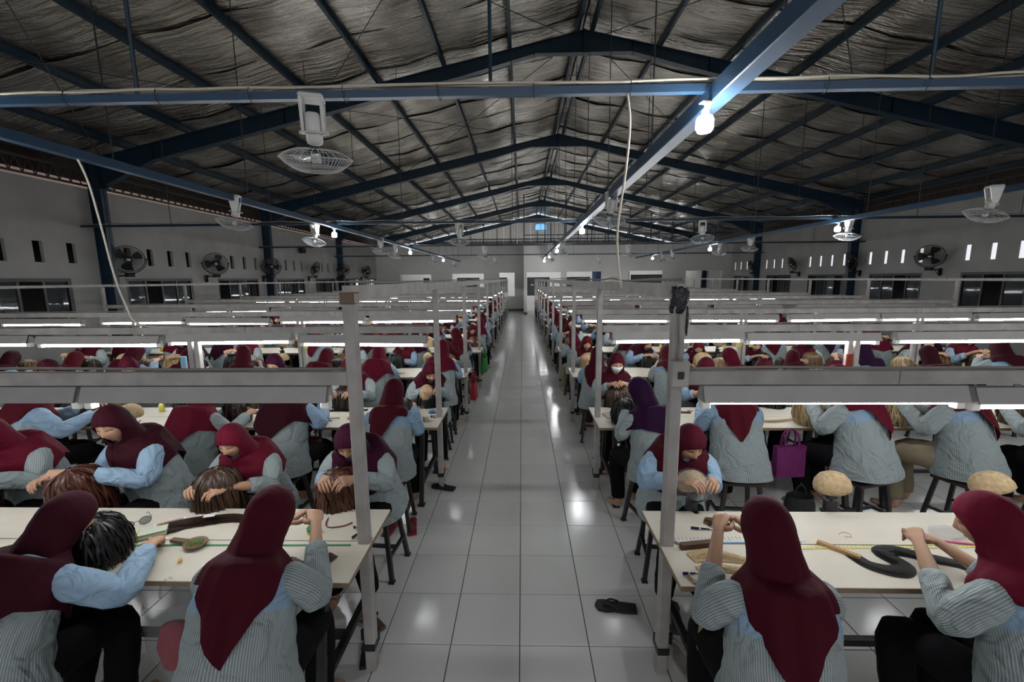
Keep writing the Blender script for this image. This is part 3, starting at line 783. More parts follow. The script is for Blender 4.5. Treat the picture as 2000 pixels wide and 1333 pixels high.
mb = MB(); mb.cbox(-.014,.014,-.052,-.046,.03,.065,.002); mb.build('switch', M_darksteel, t)
mb = MB(); mb.tube([(0.0,-.022,.115),(.004,-.022,.22),(-.004,-.02,.33)], .011, 8); mb.build('conduit', M_timber, t, smooth=True)

# ---------------------------------------------------------------- stools
def stool_meshes():
    d = {}
    mb = MB(); mb.cbox(-.17,.17,-.13,.13,.43,.46,.006); d['seat'] = mb.mesh('seat', M_stoolwood)
    for i, (sx, sy) in enumerate(((-1,-1),(1,-1),(1,1),(-1,1))):
        mb = MB(); mb.beam((sx*.13,sy*.10,.43),(sx*.18,sy*.15,.01),.028,.028,(1,0,0)); mb.box(sx*.18-.02,sx*.18+.02,sy*.15-.02,sy*.15+.02,0,.012); d['leg%d' % i] = mb.mesh('leg', M_darksteel)
    mb = MB(); mb.beam((0,-.13,.17),(0,.13,.17),.022,.022); d['s1'] = mb.mesh('stretcher', M_darksteel)
    mb = MB(); mb.beam((-.16,0,.17),(.16,0,.17),.022,.022); d['s2'] = mb.mesh('stretcher', M_darksteel)
    mb = MB(); mb.cbox(-.17,.17,-.13,.13,.43,.46,.006)
    for sx, sy in ((-1,-1),(1,-1),(1,1),(-1,1)): mb.beam((sx*.13,sy*.10,.43),(sx*.18,sy*.15,0),.028,.028,(1,0,0))
    d['all'] = mb.mesh('stool', M_stoolwood)
    return d
ST = stool_meshes()
def stool(x, y, rz, label, simple, group='stools at the work tables'):
    if simple:
        o = mobj('stool', ST['all'], None, loc=(x,y,0), rot=(0,0,rz)); return tag(o, label, 'stool', group)
    t = thing('stool', label, 'stool', (x,y,0), rz, group)
    mobj('seat', ST['seat'], t)
    for i in range(4): mobj('leg', ST['leg%d' % i], t)
    mobj('stretcher', ST['s1'], t, loc=(.16,0,0)); mobj('stretcher', ST['s1'], t, loc=(-.16,0,0)); mobj('stretcher', ST['s2'], t)
    return t

# ---------------------------------------------------------------- ceiling fans, wall fans, bulbs
def cage(mb, R, h0, h1, hub, nw, nr, wr, flat=False, n=3, prof=None):
    """wire cage: radial wires from hub radius at height h1 to rim radius R at height h0"""
    for k in range(nw):
        a = 2*PI*k/nw; pts = []
        for i in range(6):
            u = i/5; r = hub+(R-hub)*u; z = h1+(h0-h1)*(u**2.4)
            pts.append((r*math.cos(a), r*math.sin(a), z))
        mb.tube(pts, wr, n, caps=False)
    for j in range(nr):
        u = (j+1)/nr; r = hub+(R-hub)*u; z = h1+(h0-h1)*(u**2.4)
        mb.tube([(r*math.cos(2*PI*q/32), r*math.sin(2*PI*q/32), z) for q in range(32)], wr*1.5 if j == nr-1 else wr, 4, closed=True)
def orbit_fan_meshes():
    d = {}
    mb = MB(); mb.cbox(-.075,.075,-.075,.075,-.03,0,.012)
    mb.prism([(-.07,-.03),(.07,-.03),(.035,-.20),(.022,-.235),(-.022,-.235),(-.035,-.20)], 'x', .052, .072)
    mb.prism([(-.07,-.03),(.07,-.03),(.035,-.20),(.022,-.235),(-.022,-.235),(-.035,-.20)], 'x', -.072, -.052)
    d['bracket'] = mb.mesh('bracket', M_fanwhite)
    mb = MB(); mb.lathe([(.0,.115),(.03,.112),(.046,.10),(.052,.06),(.052,-.05),(.048,-.075),(.03,-.085),(0,-.088)], 18); d['motor'] = mb.mesh('motor', M_fanwhite, True)
    mb = MB(); mb.tube([(.062*math.cos(2*PI*q/20), .062*math.sin(2*PI*q/20), -.01) for q in range(20)], .008, 5, closed=True); mb.beam((-.095,0,-.01),(-.055,0,-.01),.02,.02); mb.beam((.095,0,-.01),(.055,0,-.01),.02,.02); d['ring'] = mb.mesh('swivel_ring', M_cable, True)
    mb = MB(); cage(mb, .232, 0, -.095, .03, 54, 4, .0017); d['guard'] = mb.mesh('guard', M_wire)
    mb = MB(); cage(mb, .232, 0, .06, .055, 20, 2, .0018)
    d['guard2'] = mb.mesh('rear_guard', M_wire)
    mb = MB()
    for k in range(1):
        a0 = 2*PI*k/3; V = []; nr, na = 5, 6
        for i in range(nr+1):
            r = .03+(.195-.03)*i/nr; w = .35+.55*math.sin(PI*(i/nr*.75+.12))
            for j in range(na+1):
                u = j/na-.5; a = a0+u*w; V.append((r*math.cos(a), r*math.sin(a), .022*u*2*(.5+i/nr*.5)))
        F = [(i*(na+1)+j, i*(na+1)+j+1, (i+1)*(na+1)+j+1, (i+1)*(na+1)+j) for i in range(nr) for j in range(na)]
        mb.add(V, F)
    d['blades'] = mb.mesh('blade', M_fanblade, True)
    mb = MB(); mb.lathe([(0,-.03),(.025,-.028),(.03,-.01),(.03,.03),(0,.03)], 14); d['hub'] = mb.mesh('hub', M_fanwhite, True)
    return d
OF = orbit_fan_meshes()
def orbit_fan(x, y, z, tilt, az, label):
    t = thing('ceiling_fan', label, 'fan', (x, y, z), group='white orbit fans under the roof')
    q = Quaternion((math.cos(az), math.sin(az), 0), tilt)
    mobj('bracket', OF['bracket'], t, rot=(0,0,az))
    piv = Vector((0,0,-.215))
    def pt(nm, me, off):
        o = mobj(nm, me, t); o.rotation_mode = 'QUATERNION'; o.rotation_quaternion = q; o.location = piv + q @ Vector(off); return o
    pt('motor', OF['motor'], (0,0,0)); pt('swivel_ring', OF['ring'], (0,0,0))
    g_ = pt('guard', OF['guard'], (0,0,-.165)); pt('rear_guard', OF['guard2'], (0,0,-.165)); hb = pt('hub', OF['hub'], (0,0,-.165))
    for k in range(3): mobj('blade', OF['blades'], hb, rot=(0,0,2*PI*k/3+x))
ZF = 3.28
fl = [(-1.36,2.90,.20,.3,'first cross pipe in front of the camera'),
      (-4.0,6.0,.18,1.9,'left channel, nearest the camera'),(-4.35,9.0,.25,2.7,'second cross pipe, near the left channel'),(-4.0,12.1,.15,1.,'left channel, second'),(-4.3,14.5,.3,2.,'left channel, third'),(-4.2,20.1,.2,.6,'left channel, fourth'),(-4.1,25.5,.2,.2,'left channel, last'),
      (-1.33,9.2,.12,.5,'second cross pipe, over the left bank near the aisle'),(-1.35,15.5,.3,.9,'third cross pipe, over the left bank near the aisle'),(-1.4,21.8,.15,.4,'fourth cross pipe, over the left bank near the aisle'),
      (1.235,6.05,.55,.15,'middle channel, nearest the camera'),(1.235,13.2,.55,.1,'middle channel, second'),(1.235,18.2,.4,.3,'middle channel, third'),
      (3.8,9.2,.45,-.5,'second cross pipe, over the right bank'),(3.8,15.5,.25,.4,'third cross pipe, over the right bank'),(3.85,21.8,.2,.7,'fourth cross pipe, over the right bank'),
      (6.3,6.0,.30,1.2,'right channel, nearest the camera'),(6.6,8.9,.10,.5,'right channel beside the lit bulb'),(6.55,12.5,.15,.2,'right channel, third'),(6.55,14.4,.12,.9,'right channel, fourth'),(6.5,18.7,.2,.4,'right channel, fifth'),(6.5,20.0,.5,.2,'right channel, last')]
for x, y, tl, az, w in fl:
    orbit_fan(x, y, ZF, tl, az, 'white orbit fan hung from the ' + w)
def wall_fan_meshes():
    d = {}; R = .31
    mb = MB(); mb.lathe([(0,-.15),(.05,-.145),(.075,-.12),(.075,.0),(.05,.02),(0,.03)], 16); d['motor'] = mb.mesh('motor', M_blackfan, True)
    mb = MB(); cage(mb, R, 0, .10, .045, 84, 6, .002); cage(mb, R, 0, -.10, .07, 40, 4, .002)
    mb.tube([(R*math.cos(2*PI*q/40), R*math.sin(2*PI*q/40), 0) for q in range(40)], .009, 6, closed=True); d['guard'] = mb.mesh('guard', M_blackfan)
    mb = MB()
    for k in range(1):
        a0 = 2*PI*k/3; V = []; nr, na = 5, 6
        for i in range(nr+1):
            r = .05+(.275-.05)*i/nr; w = .5+.5*math.sin(PI*(i/nr*.7+.1))
            for j in range(na+1):
                u = j/na-.5; a = a0+u*w; V.append((r*math.cos(a), r*math.sin(a), .05*u*2))
        mb.add(V, [(i*(na+1)+j, i*(na+1)+j+1, (i+1)*(na+1)+j+1, (i+1)*(na+1)+j) for i in range(nr) for j in range(na)])
    d['blades'] = mb.mesh('blade', M_fanblade2, True)
    mb = MB(); mb.lathe([(0,.11),(.04,.105),(.045,.09),(0,.085)], 14); d['badge'] = mb.mesh('badge', M_metal, True)
    mb = MB(); mb.tube([((R+.025)*math.cos(a), 0, (R+.025)*math.sin(a)) for a in [PI+PI*q/16 for q in range(17)]], .012, 6)
    mb.beam((-R-.05,0,0),(-R,0,0),.03,.03); mb.beam((R+.05,0,0),(R,0,0),.03,.03); mb.box(-.09,.09,-.05,.05,-R-.11,-R-.02); d['yoke'] = mb.mesh('yoke', M_blackfan, True)
    mb = MB(); mb.tube([(0,0,-R-.08),(0,-.12,-R-.08),(0,-.22,-R-.08),(0,-.30,-R-.10)], .018, 8); mb.cbox(-.05,.05,-.36,-.30,-R-.26,-R-.04,.02)
    mb.tube([(.03,-.28,-R-.2),(.07,-.22,-R-.05),(.02,-.14,-R+.02),(-.02,-.1,-R-.06)], .008, 6); d['wall_arm'] = mb.mesh('wall_arm', M_blackfan, True)
    return d
WF = wall_fan_meshes()
def wall_fan(x, y, z, rz, sw, tilt, label):
    """local +y points off the wall"""
    t = thing('wall_fan', label, 'fan', (x, y, z), rz, 'black wall fans')
    mobj('wall_arm', WF['wall_arm'], t)
    mobj('yoke', WF['yoke'], t, rot=(0,0,sw))
    q = Quaternion((0,0,1), sw) @ Quaternion((1,0,0), -PI/2-tilt)
    for nm in ('motor','guard','badge'):
        o = mobj(nm, WF[nm], t); o.rotation_mode = 'QUATERNION'; o.rotation_quaternion = q
        if nm == 'motor':
            for k in range(3): mobj('blade', WF['blades'], o, rot=(0,0,2*PI*k/3+y))
for i, (y, sw, tl) in enumerate([(9.84,-.75,.32),(12.7,-.78,.28),(15.55,-.9,.25),(18.9,-.1,.45),(21.85,-.7,.28),(25.16,-.6,.3)]):
    wall_fan(-9.25, y, 2.63, -PI/2, sw, tl, 'black caged wall fan above the left wall windows, %s from the camera' % ORD[i+1])
for i, (y, sw, tl) in enumerate([(12.63,.75,.30),(15.55,-.25,.45),(18.9,-.2,.45),(22.16,-.15,.45)]):
    wall_fan(11.76, y, 2.66, PI/2, sw, tl, 'black caged wall fan above the right wall windows, %s from the camera' % ORD[i+1])
def bulb_meshes():
    mb = MB(); mb.cbox(-.045,.045,-.03,.03,-.012,0,.003); mb.prism([(-.03,-.012),(.03,-.012),(.02,-.06),(-.02,-.06)], 'y', -.03, -.018); mb.lathe([(.024,-.055),(.028,-.07),(.028,-.105),(.022,-.11)], 14); a = mb.mesh('lamp_holder', M_bulbbase)
    mb = MB(); mb.lathe([(.03,-.10),(.055,-.112),(.067,-.135),(.067,-.20),(.052,-.228),(0,-.238)], 12); b = mb.mesh('bulb', M_bulb, True)
    return a, b
BM = bulb_meshes()
for x, y, w in ((1.15,2.84,'middle channel, nearest the camera'),(1.235,8.9,'middle channel, second from the camera'),(1.235,15.2,'middle channel, third from the camera'),(1.235,19.1,'middle channel, fourth from the camera'),(1.235,23.6,'middle channel, at its far end'),
                (-4.0,2.84,'left channel, beside the camera'),(6.5,2.84,'right channel, beside the camera'),
                (-3.98,9.08,'left channel, nearest the camera'),(-4.0,15.3,'left channel, second from the camera'),(-4.0,21.7,'left channel, third from the camera'),
                (6.45,9.0,'right channel, nearest the camera'),(6.45,14.9,'right channel, second from the camera'),(6.5,21.5,'right channel, third from the camera')):
    t = thing('led_bulb', 'lit white bulb hanging from the ' + w, 'light bulb', (x, y, 3.18), rnd.uniform(0,1), 'bulbs under the ceiling channels')
    t.scale = (.78,)*3; mobj('lamp_holder', BM[0], t); mobj('bulb', BM[1], t)
# unseen fill bulbs added to brighten the annex and gable
for i, (x, y) in enumerate(((-7.6,31.6),(-5.9,31.6),(-4.0,31.6),(-2.2,31.6),(-.8,31.6),(1.0,31.6),(2.6,31.6),(4.3,31.6),(6.6,31.6),(9.0,31.6),(10.8,31.6))):
    t = thing('led_bulb', 'added fill bulb hidden in the annex behind the back partition, %s from its left end' % ORD[i+1], 'light bulb', (x, y, 3.5), 0, 'added fill bulbs in the annex')
    mobj('lamp_holder', BM[0], t); mobj('bulb', BM[1], t)
    m2 = MB(); m2.tube([(0,0,-.01),(0,0,RZ(x)-3.5+.14)], .006, 5); m2.build('flex', M_hanger, t)
# small speaker and calendar on the walls
t = thing('wall_speaker', 'small black loudspeaker on the left wall below the eaves', 'speaker', (XL+.12, 18.35, 3.38))
mb = MB(); mb.cbox(-.11,.11,-.12,.12,-.12,.12,.02); mb.build('cabinet', M_blackfan, t)
mb = MB(); mb.lathe([(.09,0),(.085,.008),(.03,-.004),(0,-.004)], 18, (.11,0,0), (1,0,0)); mb.build('cone', M_darksteel, t)
t = thing('wall_calendar', 'grey and white calendar sheet pinned to the right back partition', 'calendar', (5.33, YBR-.012, 1.55))
mb = MB(); mb.box(-.25,.25,-.006,.006,0,.62); mb.build('sheet', M_timber, t)
for r_ in range(5):
    for c_ in range(7):
        m2 = MB(); m2.box(-.22+c_*.063,-.22+c_*.063+.035,-.009,-.006,.04+r_*.06,.04+r_*.06+.03); m2.build('date_mark', M_darksteel, t)
# ================================================================ people
SKIN = (.47, .27, .17)
def head_sculpt(ux, uy, uz):
    """unit-sphere direction -> head surface point (x right, y forward, z up), centre of the head at 0"""
    x, y, z = ux*.073, uy*.092, uz*.114
    if y < 0: y *= 1.02
    lo = max(0., -uz)                       # jaw taper
    x *= 1 - .34*lo**1.6
    if uy > 0: y *= 1 - .10*lo**2 
    if uy > .2:                             # face relief
        g = lambda cx, cz, sx, sz: math.exp(-((x-cx)/sx)**2 - ((z-cz)/sz)**2)
        y -= .006*(1-abs(ux))               # flatten the face
        y += .020*g(0,-.022,.011,.016) + .010*g(0,.002,.008,.020)          # nose tip and bridge
        y += .004*g(.012,-.027,.006,.008) + .004*g(-.012,-.027,.006,.008)
        y += .004*(g(.026,.034,.022,.008) + g(-.026,.034,.022,.008))       # brow
        y -= .010*(g(.030,.014,.016,.011) + g(-.030,.014,.016,.011))       # sockets
        y += .004*(g(.030,.012,.011,.007) + g(-.030,.012,.011,.007))       # lids
        y += .005*(g(.040,-.020,.020,.018) + g(-.040,-.020,.020,.018))     # cheeks
        y += .007*g(0,-.052,.018,.006) + .006*g(0,-.063,.016,.006) - .004*g(0,-.0575,.018,.0022)
        y += .008*g(0,-.092,.018,.014)                                     # chin
    return x, y, z
def face_colour(x, y, z):
    c = list(SKIN)
    if y > .02:
        ax = abs(x)
        if .012 < ax < .046:                                               # eyebrow
            zb = .036 + .012*(ax-.012)/.02 - .016*max(0, (ax-.03)/.016)
            if abs(z-zb) < .005: c = [.06,.035,.025]
        if .014 < ax < .046:                                               # lowered lashes
            ze = .010 - .004*math.sin(PI*(ax-.014)/.032)
            if abs(z-ze) < .0042: c = [.03,.02,.018]
        if ax < .0235 and -.069 < z < -.0485:
            e = ((x/.0235)**2 + ((z+.0585)/.0095)**2)
            if e < 1: c = [.42,.13,.11]
            if abs(z+.0575) < .0015: c = [.2,.06,.05]
        if ax < .07 and -.045 < z < .0 and ax > .02: c = [c[0]*1.03, c[1]*.97, c[2]*.95]
    return c
def loft(mb, path, radii, n, mi=0, per=3, cap0=True, cap1=True, up=(0,0,1), col=None, fold=0., seed=0, uv=False, uoff=0.):
    """elliptic tube through path; radii (a side, b up)"""
    P = catmull(path, per)
    rr = catmull([Vector((a, b, 0)) for a, b in radii], per)
    N = len(P); R = []; UV = []; sd = None; L = 0.
    r2 = random.Random(seed); ph = [r2.uniform(0, 6.28) for _ in range(6)]
    for i in range(N):
        t = (P[min(i+1,N-1)] - P[max(i-1,0)]).normalized()
        if sd is None:
            sd = t.cross(Vector(up))
            if sd.length < 1e-3: sd = t.cross(Vector((1,0,0)))
        else: sd = sd - t*sd.dot(t)
        sd.normalize(); bn = sd.cross(t)
        if i: L += (P[i]-P[i-1]).length
        ring = []; uvr = []
        for k in range(n):
            a = 2*PI*k/n; f = 1.
            if fold: f += fold*(math.sin(L*70+ph[0]+2.2*math.sin(a+ph[1]))*.6 + math.sin(L*38+a*2+ph[2])*.6 + math.sin(a*3+L*20+ph[3])*.4)
            ring.append(P[i] + sd*(rr[i].x*math.cos(a)*f) + bn*(rr[i].y*math.sin(a)*f))
        for k in range(n+1): uvr.append((k/n*2*PI*.065+uoff, L))
        R.append(ring); UV.append(uvr)
    o = mb.rings(R, mi, True, cap0, cap1, UV if uv else None)
    if col is not None:
        for i in range(N):
            for k in range(n):
                mb.c[o+i*n+k] = col(i/(N-1), P[i], L) if callable(col) else col
    return o
class Pose: pass
def make_pose(lean=20, hp=32, hyaw=0, htilt=0, armR=None, armL=None, legs=None, upright=0.):
    p = Pose(); p.lean = math.radians(lean); p.hp = math.radians(hp); p.hyaw = math.radians(hyaw); p.ht = math.radians(htilt)
    p.armR = armR or [(.205,.20,.79), (.115,.455,.905)]
    p.armL = armL or [(-.205,.20,.79), (-.10,.465,.90)]
    p.legs = legs or [((.10,.40,.49),(.11,.36,.08)), ((-.10,.40,.49),(-.12,.33,.08))]
    # spine
    pts = [Vector((0,-.02,.54))]; n = 24; L = .50; p.up = []
    for i in range(n):
        a = p.lean*(.45 + 1.15*i/n); d = Vector((0, math.sin(a), math.cos(a))); p.up.append(d); pts.append(pts[-1] + d*(L/n))
    p.up.append(p.up[-1]); p.pts = pts; p.n = n; p.L = L
    nb = pts[-1]; d = p.up[-1]
    p.neck = nb
    p.head = nb + d*.030 + Vector((0,.01,0))
    q = Quaternion((0,0,1), p.hyaw) @ Quaternion((1,0,0), -p.hp) @ Quaternion((0,1,0), p.ht)
    p.hq = q; p.hc = p.head + q @ Vector((0,.025,.105))
    return p
def spine(p, d):
    if d <= 0: return p.pts[0] + p.up[0]*d, p.up[0]
    f = d/p.L*p.n; i = min(int(f), p.n-1); t = f-i
    return p.pts[i].lerp(p.pts[i+1], t), p.up[i]
def tring(p, d, a, b, n, sq=2.4, fold=0., seed=0, off=(0,0)):
    c, u = spine(p, d); fw = Vector((1,0,0)).cross(u) * -1
    fw = u.cross(Vector((1,0,0)))                       # forward
    if fw.y < 0: fw = -fw
    out = []
    for k in range(n):
        t = 2*PI*k/n; cs, sn = math.cos(t), math.sin(t)
        x = math.copysign(abs(cs)**(2/sq), cs)*a; y = math.copysign(abs(sn)**(2/sq), sn)*b
        f = 1 + fold*(math.sin(5*t+d*24+seed)*.5 + math.sin(d*60+2.0*math.sin(t*2+seed))*.6)
        out.append(c + Vector((1,0,0))*(x*f+off[0]) + fw*(y*f+off[1]))
    return out
TORSO = [(-.085,.222,.196),(-.03,.222,.190),(.04,.208,.172),(.12,.192,.154),(.20,.184,.144),(.28,.182,.136),(.36,.178,.122),(.415,.166,.104),(.45,.142,.088),(.475,.104,.072),(.495,.066,.058)]
def hand(mb, W, E, side, n, curl, seed=0, full=True):
    """wrist W coming from elbow E; palm continues and closes on the work in front"""
    W = Vector(W); E = Vector(E); d = (W-E).normalized()
    d = (d + Vector((-side*.10, .10, -.18))).normalized()
    nrm = Vector((-side*.35, 0.05, -1)).normalized(); nrm = (nrm - d*nrm.dot(d)).normalized()
    s = d.cross(nrm).normalized()                        # across the knuckles
    if s.x*side < 0: s = -s                              # s points to the little finger (outside)
    pal = W + d*.045; kn = W + d*.086
    if not full: return d, nrm, s
    r2 = random.Random(seed)
    ln = [.070,.080,.075,.060]
    for i in range(4):
        b0 = kn + s*(-.027+.018*i) - d*.014
        c1 = curl[0] + r2.uniform(-.12,.12); c2 = curl[1] + r2.uniform(-.12,.12)
        d1 = d*math.cos(c1) + nrm*math.sin(c1); d2 = d*math.cos(c1+c2) + nrm*math.sin(c1+c2); d3 = d*math.cos(c1+c2*1.7) + nrm*math.sin(c1+c2*1.7)
        L = ln[i]
        pts = [b0, b0+d*.016, b0+d*.016+d1*L*.42, b0+d*.016+d1*L*.42+d2*L*.33, b0+d*.016+d1*L*.42+d2*L*.33+d3*L*.25]
        o = len(mb.v); mb.tube(pts, [.0088,.0090,.0084,.0074,.0050], n)
        for q in range(o, len(mb.v)): mb.c[q] = SKIN
    b0 = W + d*.022 - s*.024
    td = (d*.62 - s*.62 + nrm*.45).normalized(); te = (d*.9 + nrm*.35 + s*.10).normalized()
    pts = [b0, b0+td*.030, b0+td*.034+te*.030, b0+td*.036+te*.054]
    o = len(mb.v); mb.tube(pts, [.0125,.0115,.0100,.0062], n)
    for q in range(o, len(mb.v)): mb.c[q] = SKIN
    return d, nrm, s
def body_mesh(p, lod, mb=None, mi=0):
    own = mb is None
    mb = mb or MB()
    # head
    nu, nv = ((60, 46), (28, 22), (12, 9))[lod]
    R = []; cols = []
    for j in range(nv+1):
        th = PI*j/nv
        ring = []
        for k in range(nu):
            t = 2*PI*k/nu
            ph = t - .62*math.cos(t) * (1 if lod < 2 else .5) if False else t
            # denser columns toward the face (+y = pi/2)
            ph = t + .55*math.sin(2*(t-PI/2))*-.5*(1 if math.sin(t) > 0 else 0)
            ux, uy, uz = math.sin(th)*math.cos(ph), math.sin(th)*math.sin(ph), math.cos(th)
            x, y, z = head_sculpt(ux, uy, uz); ring.append(p.hc + p.hq @ Vector((x,y,z))); cols.append(face_colour(x,y,z))
        R.append(ring)
    o = mb.rings(R, mi, True, False, False)
    for i, c in enumerate(cols): mb.c[o+i] = c
    ns = (12, 8, 5)[lod]
    # neck and trunk
    loft(mb, [spine(p,-.02)[0], spine(p,.2)[0], spine(p,.38)[0], spine(p,.45)[0], p.neck, p.head, p.hc+p.hq@Vector((0,-.01,-.03))],
         [(.14,.10),(.13,.10),(.145,.085),(.10,.065),(.052,.050),(.048,.05),(.05,.055)], ns, mi, 2, col=SKIN)
    for side, arm, sd in ((1, p.armR, 1), (-1, p.armL, 2)):
        E, Wr = Vector(arm[0]), Vector(arm[1]); S_, _ = spine(p, .425); S_ = S_ + Vector((side*.12,0,-.02))
        d, nrm, s = hand(mb, Wr, E, side, 6 if lod == 0 else 5, (.55,.75), sd, full=lod < 2) 
        kn = Wr + d*.088
        loft(mb, [S_, S_.lerp(E,.5), E, E.lerp(Wr,.5), Wr, Wr+d*.045, kn, kn+d*.008], [(.034,.034),(.036,.036),(.034,.034),(.034,.032),(.024,.021),(.036,.016),(.038,.014),(.028,.008)] if lod < 2 else
             [(.05,.05),(.045,.045),(.038,.038),(.036,.034),(.026,.024),(.04,.03),(.04,.03),(.03,.02)], (10,7,5)[lod], mi, (3,2,1)[lod], up=nrm, col=SKIN)
    for (K, A), side in zip(p.legs, (1,-1)):
        K = Vector(K); A = Vector(A); H = Vector((side*.09,.02,.53))
        toe = A + Vector((side*.02,.15,-.055))
        loft(mb, [H, H.lerp(K,.55), K, K.lerp(A,.5), A, A+Vector((0,.04,-.04)), toe], [(.075,.07),(.068,.065),(.052,.05),(.048,.048),(.033,.036),(.036,.030),(.034,.014)], (10,7,4)[lod], mi, (3,2,1)[lod], col=SKIN)
    return mb.mesh('body', M_skin, True) if own else None
def shirt_mesh(p, lod, mb=None, mi=0, sleeve_plain=True, cuffL=1.0, cuffR=1.0):
    own = mb is None
    mb = mb or MB()
    n = (40, 22, 12)[lod]; per = (3, 2, 1)[lod]
    T = catmull([Vector((a,b,c)) for a,b,c in TORSO], per)
    R = [tring(p, t.x, t.y*1.02+.006, t.z*1.02+.008, n, 2.3, .022 if lod < 2 else 0, 1.3) for t in T]
    UV = [[(k/n*1.16, t.x) for k in range(n+1)] for t in T]
    o = mb.rings(R, mi, True, False, True, UV)
    for i, t in enumerate(T):
        for k in range(n):
            a = 2*PI*k/n; yoke = t.x > (.335 if math.sin(a) < 0 else .40)
            mb.c[o+i*n+k] = (1,0,0) if yoke else (0,0,0)
    for side, arm, cf in ((1, p.armR, cuffR), (-1, p.armL, cuffL)):
        E, Wr = Vector(arm[0]), Vector(arm[1]); c, u = spine(p, .425)
        S0 = c + Vector((side*.085,0,-.012)); S1 = c + Vector((side*.158,.0,-.03)); E2 = E + Vector((side*.008,-.01,-.008))
        end = E.lerp(Wr, .30+.56*cf)
        plain = sleeve_plain
        loft(mb, [S0, S1, S1.lerp(E2,.5)+Vector((side*.012,0,0)), E2, E2.lerp(end,.5), end, end], [(.060,.056),(.070,.068),(.067,.064),(.061,.058),(.056,.053),(.048,.046),(.037,.035)],
             (16,10,6)[lod], mi, per, cap0=False, cap1=True, fold=.035 if lod < 2 else 0, seed=int(side*3+5), uv=True,
             col=(lambda u_, P_, L_: (1,0,0) if plain or u_ > .86 else (0,0,0)))
    return mb.mesh('shirt', M_shirt, True) if own else None
def trouser_mesh(p, lod, mb=None, mi=0):
    own = mb is None
    mb = mb or MB()
    n = (14, 9, 5)[lod]; per = (3,2,1)[lod]
    for (K, A), side in zip(p.legs, (1,-1)):
        K = Vector(K); A = Vector(A); H = Vector((side*.085,-.06,.535))
        loft(mb, [H, H.lerp(K,.35)+Vector((0,0,.015)), H.lerp(K,.75)+Vector((0,0,.012)), K, K.lerp(A,.35)+Vector((0,.012,0)), K.lerp(A,.7), A.lerp(K,.08)],
             [(.10,.085),(.10,.088),(.086,.08),(.072,.07),(.07,.07),(.064,.064),(.058,.058)], n, mi, per, fold=.03 if lod < 2 else 0, seed=int(4+side))
    R = [tring(p, d, a, b, (24,14,8)[lod], 2.2) for d, a, b in ((-.085,.15,.13),(-.07,.185,.16),(-.02,.19,.16),(.05,.17,.14))]
    mb.rings(R, mi, True, True, True)
    return mb.mesh('trousers', M_trousers, True) if own else None
